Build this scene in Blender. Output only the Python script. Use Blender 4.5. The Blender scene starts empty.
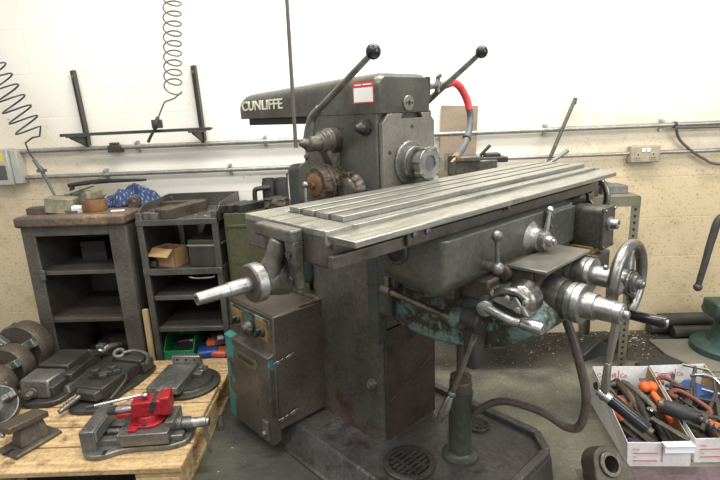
import bpy, bmesh, math, random
from mathutils import Vector, Matrix, Euler
C = bpy.context.scene.collection
PI = math.pi
R = math.radians
random.seed(7)

# ------------------------------------------------------------------ materials
def lin(h):
    h = h.lstrip('#')
    o = []
    for i in (0, 2, 4):
        c = int(h[i:i+2], 16) / 255
        o.append(c / 12.92 if c <= .04045 else ((c + .055) / 1.055) ** 2.4)
    return (*o, 1)

def mat(name, c1, c2=None, scale=6, rough=.5, metal=0, c3=None, s3=3, t3=.6, w3=.06, bump=.0, bscale=60, spec=.5, stretch=(1, 1, 1), rv=.12, detail=6, grit=None):
    m = bpy.data.materials.new(name)
    m.use_nodes = True
    nt = m.node_tree
    N, L = nt.nodes, nt.links
    b = N['Principled BSDF']
    b.inputs['Metallic'].default_value = metal
    b.inputs['Roughness'].default_value = rough
    b.inputs['Specular IOR Level'].default_value = spec
    if c2 is None:
        b.inputs['Base Color'].default_value = lin(c1)
        return m
    tc = N.new('ShaderNodeTexCoord')
    mp = N.new('ShaderNodeMapping')
    mp.inputs['Scale'].default_value = stretch
    L.new(tc.outputs['Object'], mp.inputs['Vector'])
    n1 = N.new('ShaderNodeTexNoise')
    n1.inputs['Scale'].default_value = scale
    n1.inputs['Detail'].default_value = detail
    L.new(mp.outputs[0], n1.inputs['Vector'])
    r1 = N.new('ShaderNodeValToRGB')
    r1.color_ramp.elements[0].position = .32
    r1.color_ramp.elements[1].position = .68
    r1.color_ramp.elements[0].color = lin(c1)
    r1.color_ramp.elements[1].color = lin(c2)
    L.new(n1.outputs['Fac'], r1.inputs['Fac'])
    col = r1.outputs['Color']
    if c3:
        n3 = N.new('ShaderNodeTexNoise')
        n3.inputs['Scale'].default_value = s3
        n3.inputs['Detail'].default_value = 9
        n3.inputs['Roughness'].default_value = .65
        mp3 = N.new('ShaderNodeMapping')
        mp3.inputs['Location'].default_value = (3.1, 1.7, 5.3)
        L.new(tc.outputs['Object'], mp3.inputs['Vector'])
        L.new(mp3.outputs[0], n3.inputs['Vector'])
        r3 = N.new('ShaderNodeValToRGB')
        r3.color_ramp.elements[0].position = t3
        r3.color_ramp.elements[1].position = t3 + w3
        L.new(n3.outputs['Fac'], r3.inputs['Fac'])
        mx = N.new('ShaderNodeMix')
        mx.data_type = 'RGBA'
        L.new(r3.outputs['Color'], mx.inputs[0])
        L.new(col, mx.inputs[6])
        mx.inputs[7].default_value = lin(c3)
        col = mx.outputs[2]
    if grit is None:
        grit = .35 if c3 else .12
    if grit:
        ng = N.new('ShaderNodeTexNoise'); ng.inputs['Scale'].default_value = 70; ng.inputs['Detail'].default_value = 6; ng.inputs['Roughness'].default_value = .75
        L.new(tc.outputs['Object'], ng.inputs['Vector'])
        mg = N.new('ShaderNodeMapRange')
        mg.inputs['From Min'].default_value = .3; mg.inputs['From Max'].default_value = .7
        mg.inputs['To Min'].default_value = 1 - grit; mg.inputs['To Max'].default_value = 1 + grit
        L.new(ng.outputs['Fac'], mg.inputs['Value'])
        vm = N.new('ShaderNodeVectorMath'); vm.operation = 'SCALE'
        L.new(col, vm.inputs[0]); L.new(mg.outputs[0], vm.inputs['Scale'])
        col = vm.outputs[0]
    L.new(col, b.inputs['Base Color'])
    if rv:
        mr = N.new('ShaderNodeMapRange')
        mr.inputs['To Min'].default_value = max(.05, rough - rv)
        mr.inputs['To Max'].default_value = min(1, rough + rv)
        L.new(n1.outputs['Fac'], mr.inputs['Value'])
        L.new(mr.outputs[0], b.inputs['Roughness'])
    if bump:
        nb = N.new('ShaderNodeTexNoise')
        nb.inputs['Scale'].default_value = bscale
        nb.inputs['Detail'].default_value = 4
        L.new(tc.outputs['Object'], nb.inputs['Vector'])
        bp = N.new('ShaderNodeBump')
        bp.inputs['Strength'].default_value = bump
        bp.inputs['Distance'].default_value = .01
        L.new(nb.outputs['Fac'], bp.inputs['Height'])
        L.new(bp.outputs[0], b.inputs['Normal'])
    return m

M = {}
M['paint'] = mat('worn_machine_paint', '#46463f', '#5f5e54', 6, .31, .3, '#4a3f36', 5, .56, .1, .15, 45, grit=.22)
M['saddle'] = mat('worn_saddle_paint', '#55564e', '#74746c', 6, .32, .4, '#4a443c', 5, .56, .1, .2, 45, grit=.25)
M['paint_dark'] = mat('dark_machine_paint', '#41433d', '#56574f', 6, .4, .25, '#4e4036', 5, .57, .1, .2, 50)
M['column'] = mat('oily_column_paint', '#4b4944', '#67645d', 5, .3, .4, '#573f37', 6, .53, .1, .2, 45)
M['brown'] = mat('brown_oiled_iron', '#3a3029', '#53463b', 5, .42, .3, '#2b2521', 5, .56, .1, .1, 50)
M['green_dark'] = mat('dark_green_paint', '#353a35', '#474d47', 6, .4, .2, '#39332c', 7, .56, .08, .2, 50)
M['teal'] = mat('chipped_teal_paint', '#485d55', '#788f86', 7, .42, .15, '#3e3a34', 11, .47, .06, .3, 50)
M['teal_box'] = mat('flaking_turquoise_paint', '#63605a', '#54524c', 8, .42, .2, '#46a09c', 5, .555, .02, .15, 60)
def edge_flakes():
    m = mat('flaking_turquoise_paint', '#5d5851', '#4d4842', 8, .42, .3, '#463b34', 6, .58, .08, .15, 60)
    N, L = m.node_tree.nodes, m.node_tree.links
    b = N['Principled BSDF']
    src = b.inputs['Base Color'].links[0].from_socket
    tc = N.new('ShaderNodeTexCoord'); sp = N.new('ShaderNodeSeparateXYZ')
    L.new(tc.outputs['Object'], sp.inputs[0])
    nz = N.new('ShaderNodeTexNoise'); nz.inputs['Scale'].default_value = 14; nz.inputs['Detail'].default_value = 8
    L.new(tc.outputs['Object'], nz.inputs['Vector'])
    def mad(v, k, c):
        n = N.new('ShaderNodeMath'); n.operation = 'MULTIPLY_ADD'
        n.inputs[1].default_value = k
        L.new(v, n.inputs[0])
        if isinstance(c, float): n.inputs[2].default_value = c
        else: L.new(c, n.inputs[2])
        return n.outputs[0]
    far = mad(nz.outputs['Fac'], .22, sp.outputs['Y'])          # kept at the outer vertical edge
    near = mad(nz.outputs['Fac'], .12, mad(sp.outputs['Y'], -1.0, 0.0))  # and in crumbs along the hinge edge
    out = []
    for v, a in ((far, .715), (near, -.262)):
        r = N.new('ShaderNodeMapRange'); r.inputs['From Min'].default_value = a; r.inputs['From Max'].default_value = a + .008
        L.new(v, r.inputs['Value']); out.append(r.outputs[0])
    mx_ = N.new('ShaderNodeMath'); mx_.operation = 'MAXIMUM'
    L.new(out[0], mx_.inputs[0]); L.new(out[1], mx_.inputs[1])
    mx = N.new('ShaderNodeMix'); mx.data_type = 'RGBA'
    L.new(mx_.outputs[0], mx.inputs[0]); L.new(src, mx.inputs[6]); mx.inputs[7].default_value = lin('#4b8d87')
    L.new(mx.outputs[2], b.inputs['Base Color'])
    return m
M['teal_box'] = edge_flakes()
M['boxsteel'] = mat('bare_brown_sheet_steel', '#524a42', '#6a6056', 6, .36, .4, '#4d3c34', 4, .56, .1, .1, 60)
M['face'] = mat('ground_iron_face', '#77746b', '#8d897f', 9, .38, .6, '#6a5e50', 6, .62, .08, .05, 60, grit=.18)
M['table'] = mat('ground_table_steel', '#87857c', '#a8a69b', 9, .38, .75, '#7d7a71', 16, .58, .1, .05, 90, stretch=(1, 16, 16), grit=.14)
M['slot'] = mat('dark_slot_iron', '#55534d', '#6b6961', 10, .42, .6)  # darker than the table steel, for slot floors and trough lines
M['apron'] = mat('browned_table_iron', '#57514a', '#6c655b', 8, .38, .55, '#463f38', 6, .6, .1, .06, 60)
M['steel'] = mat('bright_steel', '#8a8984', '#aeada8', 18, .36, .85, '#6b6760', 11, .6, .08, .06, 80, rv=.08)
M['chrome'] = mat('polished_chrome', '#a3a3a1', '#c4c4c1', 14, .22, .95, rv=.06)
M['iron'] = mat('grey_cast_iron', '#6b6a66', '#85837e', 12, .4, .7, '#55524d', 9, .6, .1, .12, 80)
M['base'] = mat('oily_base_iron', '#4b4846', '#64605d', 6, .36, .4, '#3b3734', 7, .56, .1, .25, 60)
M['casting'] = mat('grimy_casting', '#514e47', '#706c62', 10, .38, .45, '#443f38', 9, .56, .08, .3, 45)
M['iron_dark'] = mat('dark_oily_iron', '#3c3a37', '#52504b', 10, .4, .5, '#4c3c30', 8, .62, .1, .12, 80)
M['iron_brown'] = mat('brown_rusty_iron', '#4a423a', '#5f554a', 10, .5, .4, '#64482f', 9, .64, .1, .2, 80)
M['rust'] = mat('flaky_rust', '#3a3129', '#6b5d4c', 38, .6, .35, '#5c442f', 26, .58, .08, 1.0, 70)
M['worn_brown'] = mat('worn_brown_iron', '#4d463e', '#6a6056', 12, .34, .55, '#40372f', 9, .58, .08, .15, 60)
M['rustcap'] = mat('orange_rust', '#6c5038', '#87653f', 18, .6, .3, bump=.3)
M['copper'] = mat('coppery_rod', '#5c5145', '#807262', 14, .34, .65, '#4b3c30', 12, .58, .1)
M['brass'] = mat('dull_brass', '#80704f', '#9c8a62', 12, .35, .8)
M['black'] = mat('black_plastic', '#17181b', '#1f2023', 8, .2, 0, rv=.05)
M['rubber'] = mat('dull_black_rubber', '#292826', '#363432', 20, .55)
M['redhose'] = mat('red_hose', '#c8383a', '#d84a48', 12, .4)
M['greyhose'] = mat('grey_hose', '#4b4c4f', '#5e5f62', 30, .45)
M['hosebrown'] = mat('brown_hose', '#4f4440', '#5e524c', 10, .4, .2, '#7a5038', 6, .62, .08)
M['redpaint'] = mat('red_vise_paint', '#931c24', '#a8272d', 9, .38, .1, '#6e1a1c', 14, .66, .05, .1, 80)
M['label_red'] = mat('label_red', '#c9403f')
M['white'] = mat('white_label', '#ecebe6')
M['lettering'] = mat('cream_lettering', '#dcd8c4')
M['plate'] = mat('brass_name_plate', '#6a6250', '#7d745e', 30, .4, .5)
M['amber'] = mat('amber_plate', '#7d5f30', '#9c7636', 22, .5, 0, '#5c4a34', 30, .55, .1)
M['wheel'] = mat('worn_wheel_iron', '#6b6965', '#8f8d88', 9, .3, .9, '#57524c', 8, .58, .1, .05, 60)
M['cabinet'] = mat('grimy_cabinet', '#47423c', '#625c54', 5, .55, .2, '#54453a', 4, .55, .12, .25, 40)
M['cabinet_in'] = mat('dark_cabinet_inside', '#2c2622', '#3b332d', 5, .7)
M['cabtop'] = mat('brown_cabinet_top', '#4f4439', '#6d5c4c', 8, .6, 0, '#8a7053', 11, .56, .1, .5, 50)
M['shelf'] = mat('grey_steel_shelf', '#504e49', '#66635d', 6, .45, .4, '#6a5a4b', 5, .6, .1, .1, 60)
M['olive'] = mat('olive_green_steel', '#4e4f37', '#5d5d43', 5, .5, .1, '#3d3a2b', 8, .62, .08)
M['wood'] = mat('pallet_wood', '#a08258', '#ccb084', 7, .75, 0, '#6d5439', 9, .56, .1, .35, 60, stretch=(.6, 7, 7))
M['stick'] = mat('pale_stick', '#a08a68', '#b59d78', 9, .7)
M['card'] = mat('brown_card', '#957850', '#aa8b62', 8, .8)
M['whitecard'] = mat('white_card', '#dddbd8', '#e8e6e3', 8, .7)
M['redprint'] = mat('red_print', '#c25257')
M['pvc'] = mat('galvanised_conduit', '#93918a', '#a8a69e', 14, .35, .6, '#7c786e', 7, .6, .1)
M['socket'] = mat('beige_metal_box', '#99907a', '#aaa18a', 12, .5, .2)
M['scrapgrey'] = mat('greenish_scrap', '#6f6a57', '#8c8670', 9, .6, .1, '#584f40', 9, .55, .1, .3, 60)
M['greybox'] = mat('grey_enclosure', '#a5a39a', '#b3b1a8', 10, .5)
M['yellow'] = mat('yellow_sticker', '#e3c53a')
M['rackiron'] = mat('dark_angle_iron', '#3b3935', '#4d4b46', 12, .5, .3)
M['bluehose'] = mat('dark_blue_hose', '#27303f', '#313b4d', 10, .4)
M['cord'] = mat('brown_grey_cord', '#55504a', '#635c54', 20, .6)
M['orange'] = mat('orange_plastic', '#e0622a', '#ec7136', 9, .45)
M['salmon'] = mat('salmon_orange_plastic', '#c65a43', '#d36b52', 9, .5)
M['blue'] = mat('blue_plastic', '#27457e', '#335493', 9, .45)
M['greenbin'] = mat('green_plastic', '#1c7a45', '#258a51', 8, .45)
M['redbrown'] = mat('red_brown_clamp', '#6a3b2f', '#7d4838', 9, .45, .2)
M['slotted'] = mat('olive_slotted_angle', '#6a6553', '#7d7863', 10, .5, .3)
M['hole'] = mat('dark_holes', '#1c1a18')
M['boardbrown'] = mat('grey_brown_board', '#82715f', '#94836f', 5, .5, .2, stretch=(1, 1, 4))
M['darkgreen'] = mat('dark_green_casting', '#2f4540', '#3d544d', 8, .42, .1, '#2a2825', 8, .6, .1)
M['matgrey'] = mat('grey_sheet', '#6b675c', '#7a766a', 6, .7)
M['maroon'] = mat('maroon_board', '#5c4b4d', '#6a585a', 6, .7, 0, '#4d4442', 6, .55, .1)
M['swarf'] = mat('bright_swarf', '#b5b3ac', '#d0cec6', 20, .3, .8)
M['whitepaper'] = mat('white_paper', '#dcdcdc')
M['bluedark'] = mat('navy_handle', '#252b45', '#30375a', 9, .5)

# checked cloth
def cloth_mat():
    m = bpy.data.materials.new('blue_checked_cloth')
    m.use_nodes = True
    N, L = m.node_tree.nodes, m.node_tree.links
    b = N['Principled BSDF']
    b.inputs['Roughness'].default_value = .9
    tc = N.new('ShaderNodeTexCoord')
    cols = []
    for ax in ('X', 'Y'):
        w = N.new('ShaderNodeTexWave')
        w.bands_direction = ax
        w.inputs['Scale'].default_value = 19
        w.inputs['Distortion'].default_value = 2.5
        w.inputs['Detail'].default_value = 3
        L.new(tc.outputs['Object'], w.inputs['Vector'])
        cols.append(w.outputs['Fac'])
    mt = N.new('ShaderNodeMath')
    mt.operation = 'MULTIPLY'
    L.new(cols[0], mt.inputs[0])
    L.new(cols[1], mt.inputs[1])
    r = N.new('ShaderNodeValToRGB')
    e = r.color_ramp.elements
    e[0].color = lin('#2a3552')
    e[1].color = lin('#8f9db5')
    e.new(.35).color = lin('#3d5276')
    e.new(.65).color = lin('#2c3a58')
    L.new(mt.outputs[0], r.inputs['Fac'])
    L.new(r.outputs['Color'], b.inputs['Base Color'])
    return m
M['cloth'] = cloth_mat()

# ------------------------------------------------------------------ mesh builder
def catmull(pts, n):
    pts = [Vector(p) for p in pts]
    if n <= 1 or len(pts) < 3:
        return pts
    out = []
    for i in range(len(pts) - 1):
        p0 = pts[max(i - 1, 0)]; p1 = pts[i]; p2 = pts[i + 1]; p3 = pts[min(i + 2, len(pts) - 1)]
        for k in range(n):
            t = k / n
            out.append(.5 * ((2 * p1) + (p2 - p0) * t + (2 * p0 - 5 * p1 + 4 * p2 - p3) * t * t + (3 * p1 - p0 - 3 * p2 + p3) * t ** 3))
    out.append(pts[-1])
    return out

class MB:
    """collects shapes into one mesh; mach=True reads points as (u, v, w) of the milling machine"""
    def __init__(s, mach=False):
        s.bm = bmesh.new()
        s.mach = mach
    def c(s, p):
        p = Vector(p)
        return Vector((p.x, -p.y, p.z)) if s.mach else p
    def ring(s, ctr, a, b, r, seg):
        return [s.bm.verts.new(ctr + a * (r * math.cos(2 * PI * i / seg)) + b * (r * math.sin(2 * PI * i / seg))) for i in range(seg)]
    def skin(s, r0, r1):
        n = len(r0)
        for i in range(n):
            s.bm.faces.new((r0[i], r0[(i + 1) % n], r1[(i + 1) % n], r1[i]))
    def lathe(s, o, ax, prof, seg=28, phase=0):
        """prof: list of (t along axis, radius)"""
        o = s.c(o)
        d = s.c(ax).normalized()
        a = d.orthogonal().normalized()
        b = d.cross(a)
        if phase:
            a, b = a * math.cos(phase) + b * math.sin(phase), b * math.cos(phase) - a * math.sin(phase)
        rings = [s.ring(o + d * t, a, b, max(r, 1e-4), seg) for t, r in prof]
        for q in range(len(rings) - 1):
            s.skin(rings[q], rings[q + 1])
        s.bm.faces.new(rings[0])
        s.bm.faces.new(rings[-1])
        return s
    def cyl(s, p0, p1, r0, r1=None, seg=24):
        r1 = r0 if r1 is None else r1
        d = Vector(p1) - Vector(p0)
        return s.lathe(p0, d, [(0, r0), (d.length, r1)], seg)
    def box(s, lo, hi, rot=None):
        lo = Vector(lo); hi = Vector(hi)
        ctr = (lo + hi) / 2
        hs = (hi - lo) / 2
        cc = s.c(ctr)
        vs = []
        for x in (-1, 1):
            for y in (-1, 1):
                for z in (-1, 1):
                    p = Vector((x * hs.x, y * hs.y, z * hs.z))
                    if rot is not None:
                        p = (rot if isinstance(rot, Matrix) else Euler(rot).to_matrix()) @ p
                    vs.append(s.bm.verts.new(cc + p))
        for f in ((0, 1, 3, 2), (4, 6, 7, 5), (0, 4, 5, 1), (2, 3, 7, 6), (0, 2, 6, 4), (1, 5, 7, 3)):
            s.bm.faces.new([vs[i] for i in f])
        return s
    def bar(s, p0, p1, w, h, up=(0, 0, 1)):
        """rectangular bar from p0 to p1, width w, height h"""
        a = s.c(p0); b = s.c(p1)
        d = (b - a).normalized()
        x = d.cross(s.c(up) if s.mach else Vector(up)).normalized()
        y = x.cross(d)
        q = []
        for p in (a, b):
            q.append([s.bm.verts.new(p + x * i * w / 2 + y * j * h / 2) for i, j in ((-1, -1), (1, -1), (1, 1), (-1, 1))])
        s.skin(q[0], q[1])
        s.bm.faces.new(q[0]); s.bm.faces.new(q[1])
        return s
    def prism(s, pts, d):
        d = Vector(d)
        a = [s.bm.verts.new(s.c(p)) for p in pts]
        b = [s.bm.verts.new(s.c(Vector(p) + d)) for p in pts]
        s.skin(a, b)
        s.bm.faces.new(a); s.bm.faces.new(b)
        return s
    def hull(s, bottom, top):
        a = [s.bm.verts.new(s.c(p)) for p in bottom]
        b = [s.bm.verts.new(s.c(p)) for p in top]
        s.skin(a, b)
        s.bm.faces.new(a); s.bm.faces.new(b)
        return s
    def loft(s, secs):
        rs = [[s.bm.verts.new(s.c(p)) for p in sec] for sec in secs]
        for i in range(len(rs) - 1):
            s.skin(rs[i], rs[i + 1])
        s.bm.faces.new(rs[0]); s.bm.faces.new(rs[-1])
        return s
    def sphere(s, ctr, r, sc=(1, 1, 1), seg=20, rot=None):
        g = bmesh.ops.create_uvsphere(s.bm, u_segments=seg, v_segments=seg // 2 + 2, radius=r)
        m = Matrix.Translation(s.c(ctr)) @ (Euler(rot).to_matrix().to_4x4() if rot else Matrix()) @ Matrix.Diagonal((*sc, 1))
        bmesh.ops.transform(s.bm, matrix=m, verts=g['verts'])
        return s
    def tube(s, pts, r, seg=10, n=6, closed=False):
        P = [s.c(p) for p in pts]
        if closed:
            k = len(P)
            full = catmull([P[-1]] + P + P[:2], n)
            P = full[n:n + k * n] if n > 1 else P
        else:
            P = catmull(P, n)
        m = len(P)
        def rad(i):
            if isinstance(r, (int, float)):
                return r
            t = i / (m - 1) * (len(r) - 1)
            k = min(int(t), len(r) - 2)
            return r[k] * (1 - (t - k)) + r[k + 1] * (t - k)
        rings = []
        a = None
        for i in range(m):
            if closed:
                d = (P[(i + 1) % m] - P[i - 1]).normalized()
            else:
                d = (P[min(i + 1, m - 1)] - P[max(i - 1, 0)]).normalized()
            if a is None:
                a = d.orthogonal().normalized()
            else:
                a = (a - d * a.dot(d))
                a = a.normalized() if a.length > 1e-6 else d.orthogonal().normalized()
            rings.append(s.ring(P[i], a, d.cross(a), rad(i), seg))
        for i in range(m - 1):
            s.skin(rings[i], rings[i + 1])
        if closed:
            s.skin(rings[-1], rings[0])
        else:
            s.bm.faces.new(rings[0]); s.bm.faces.new(rings[-1])
        return s
    def torus(s, ctr, ax, R_, r, seg=40, rs=12):
        d = s.c(ax).normalized()
        a = d.orthogonal().normalized()
        b = d.cross(a)
        o = s.c(ctr)
        rings = []
        for i in range(seg):
            t = 2 * PI * i / seg
            e = a * math.cos(t) + b * math.sin(t)
            rings.append(s.ring(o + e * R_, e, d, r, rs))
        for i in range(seg):
            s.skin(rings[i], rings[(i + 1) % seg])
        return s
    def done(s, name, m, parent=None, bevel=0, ang=35, segs=2):
        bmesh.ops.recalc_face_normals(s.bm, faces=s.bm.faces[:])
        me = bpy.data.meshes.new(name)
        s.bm.to_mesh(me)
        s.bm.free()
        for p in me.polygons:
            p.use_smooth = True
        me.set_sharp_from_angle(angle=R(ang))
        me.materials.append(M[m] if isinstance(m, str) else m)
        o = bpy.data.objects.new(name, me)
        C.objects.link(o)
        if parent:
            o.parent = parent
        if bevel:
            b = o.modifiers.new('bevel', 'BEVEL')
            b.width = bevel
            b.segments = segs
            b.limit_method = 'ANGLE'
            b.angle_limit = R(40)
            b.harden_normals = False
        return o

def bore_out(o, cutter):
    c = cutter.done('cutter', 'hole', o.parent)
    b = o.modifiers.new('cut', 'BOOLEAN'); b.object = c; b.operation = 'DIFFERENCE'; b.solver = 'EXACT'
    while o.modifiers.find('cut') > 0:
        o.modifiers.move(o.modifiers.find('cut'), o.modifiers.find('cut') - 1)
    keep = [m for m in o.modifiers if m.name != 'cut']
    for m in keep: m.show_viewport = False
    bpy.context.view_layer.update()
    me = bpy.data.meshes.new_from_object(o.evaluated_get(bpy.context.evaluated_depsgraph_get()))
    o.modifiers.remove(b)
    for m in keep: m.show_viewport = True
    o.data = me
    me.set_sharp_from_angle(angle=R(35))
    bpy.data.objects.remove(c)
def tag(o, label, cat, group=None, kind=None):
    o['label'] = label
    o['category'] = cat
    if group: o['group'] = group
    if kind: o['kind'] = kind
    return o
def thing(name, label, cat, loc=(0, 0, 0), rz=0, group=None):
    o = bpy.data.objects.new(name, None)
    C.objects.link(o)
    o.empty_display_size = .05
    o.location = loc
    o.rotation_euler = (0, 0, rz)
    return tag(o, label, cat, group)
def struct(o):
    o['kind'] = 'structure'
    return o
def place(o, loc, rot=(0, 0, 0)):
    o.location = loc
    o.rotation_euler = rot
    return o
def copy_tree(o, parent=None):
    c = o.copy()
    C.objects.link(c)
    c.parent = parent
    for ch in list(o.children):
        copy_tree(ch, c)
    return c
def text(body, name, m, parent, origin, xdir, updir, width, extrude=.001, squash=None, offset=0):
    cu = bpy.data.curves.new(name, 'FONT')
    cu.body = body
    cu.extrude = extrude
    cu.offset = offset
    tmp = bpy.data.objects.new(name + '_tmp', cu)
    C.objects.link(tmp)
    bpy.context.view_layer.update()
    me = bpy.data.meshes.new_from_object(tmp.evaluated_get(bpy.context.evaluated_depsgraph_get()))
    bpy.data.objects.remove(tmp)
    xs = [v.co.x for v in me.vertices]; ys = [v.co.y for v in me.vertices]
    k = width / (max(xs) - min(xs))
    ky = k if squash is None else squash / (max(ys) - min(ys))
    X = Vector(xdir).normalized(); Y = Vector(updir).normalized(); Z = X.cross(Y)
    x0, y0 = min(xs), min(ys)
    for v in me.vertices:
        v.co = Vector(origin) + X * (v.co.x - x0) * k + Y * (v.co.y - y0) * ky + Z * v.co.z
    me.materials.clear()
    me.materials.append(M[m])
    me.name = name
    o = bpy.data.objects.new(name, me)
    C.objects.link(o)
    o.parent = parent
    return o

# ------------------------------------------------------------------ setting
def wall_material():
    m = bpy.data.materials.new('stained_cream_wall')
    m.use_nodes = True
    N, L = m.node_tree.nodes, m.node_tree.links
    b = N['Principled BSDF']
    b.inputs['Roughness'].default_value = .75
    tc = N.new('ShaderNodeTexCoord')
    sp = N.new('ShaderNodeSeparateXYZ')
    L.new(tc.outputs['Object'], sp.inputs[0])
    def noise(sc, det, stretch=(1, 1, 1)):
        mp = N.new('ShaderNodeMapping'); mp.inputs['Scale'].default_value = stretch
        L.new(tc.outputs['Object'], mp.inputs[0])
        n = N.new('ShaderNodeTexNoise'); n.inputs['Scale'].default_value = sc; n.inputs['Detail'].default_value = det
        L.new(mp.outputs[0], n.inputs['Vector'])
        return n.outputs['Fac']
    def math_(op, a, b_):
        n = N.new('ShaderNodeMath'); n.operation = op
        for i, v in enumerate((a, b_)):
            if isinstance(v, (int, float)): n.inputs[i].default_value = v
            else: L.new(v, n.inputs[i])
        return n.outputs[0]
    def rng(v, a, b_, c=0, d=1):
        n = N.new('ShaderNodeMapRange'); n.interpolation_type = 'SMOOTHSTEP'
        n.inputs['From Min'].default_value = a; n.inputs['From Max'].default_value = b_
        n.inputs['To Min'].default_value = c; n.inputs['To Max'].default_value = d
        L.new(v, n.inputs['Value'])
        return n.outputs[0]
    def mix(f, a, b_):
        n = N.new('ShaderNodeMix'); n.data_type = 'RGBA'
        L.new(f, n.inputs[0])
        for i, v in ((6, a), (7, b_)):
            if isinstance(v, tuple): n.inputs[i].default_value = v
            else: L.new(v, n.inputs[i])
        return n.outputs[2]
    # yellowed grime plus painted light falloff: low on the wall and strongest towards the two ends (object x runs along the wall)
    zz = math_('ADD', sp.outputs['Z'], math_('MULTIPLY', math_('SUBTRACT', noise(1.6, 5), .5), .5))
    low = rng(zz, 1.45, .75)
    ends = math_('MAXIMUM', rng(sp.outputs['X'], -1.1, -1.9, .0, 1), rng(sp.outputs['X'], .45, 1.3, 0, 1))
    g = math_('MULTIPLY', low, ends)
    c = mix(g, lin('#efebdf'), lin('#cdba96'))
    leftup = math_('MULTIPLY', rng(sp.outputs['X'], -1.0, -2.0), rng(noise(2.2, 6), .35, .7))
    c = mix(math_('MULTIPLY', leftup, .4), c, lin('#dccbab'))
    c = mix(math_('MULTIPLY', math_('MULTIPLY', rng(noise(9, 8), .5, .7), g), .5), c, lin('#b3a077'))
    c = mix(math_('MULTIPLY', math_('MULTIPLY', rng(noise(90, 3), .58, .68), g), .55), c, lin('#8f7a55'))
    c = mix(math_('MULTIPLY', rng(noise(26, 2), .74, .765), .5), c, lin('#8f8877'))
    L.new(c, b.inputs['Base Color'])
    br = N.new('ShaderNodeTexBrick')
    br.inputs['Scale'].default_value = 1
    br.inputs['Brick Width'].default_value = .44
    br.inputs['Row Height'].default_value = .215
    br.inputs['Mortar Size'].default_value = .006
    br.inputs['Mortar Smooth'].default_value = 1
    mp = N.new('ShaderNodeMapping'); mp.inputs['Rotation'].default_value = (R(-90), 0, 0)
    L.new(tc.outputs['Object'], mp.inputs[0]); L.new(mp.outputs[0], br.inputs['Vector'])
    br.inputs['Color1'].default_value = br.inputs['Color2'].default_value = (1, 1, 1, 1)
    br.inputs['Mortar'].default_value = (0, 0, 0, 1)
    bp = N.new('ShaderNodeBump'); bp.inputs['Strength'].default_value = .18; bp.inputs['Distance'].default_value = .004
    L.new(br.outputs['Color'], bp.inputs['Height'])
    bp2 = N.new('ShaderNodeBump'); bp2.inputs['Strength'].default_value = .25; bp2.inputs['Distance'].default_value = .004
    L.new(noise(28, 6), bp2.inputs['Height']); L.new(bp.outputs[0], bp2.inputs['Normal'])
    L.new(bp2.outputs[0], b.inputs['Normal'])
    return m
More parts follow.
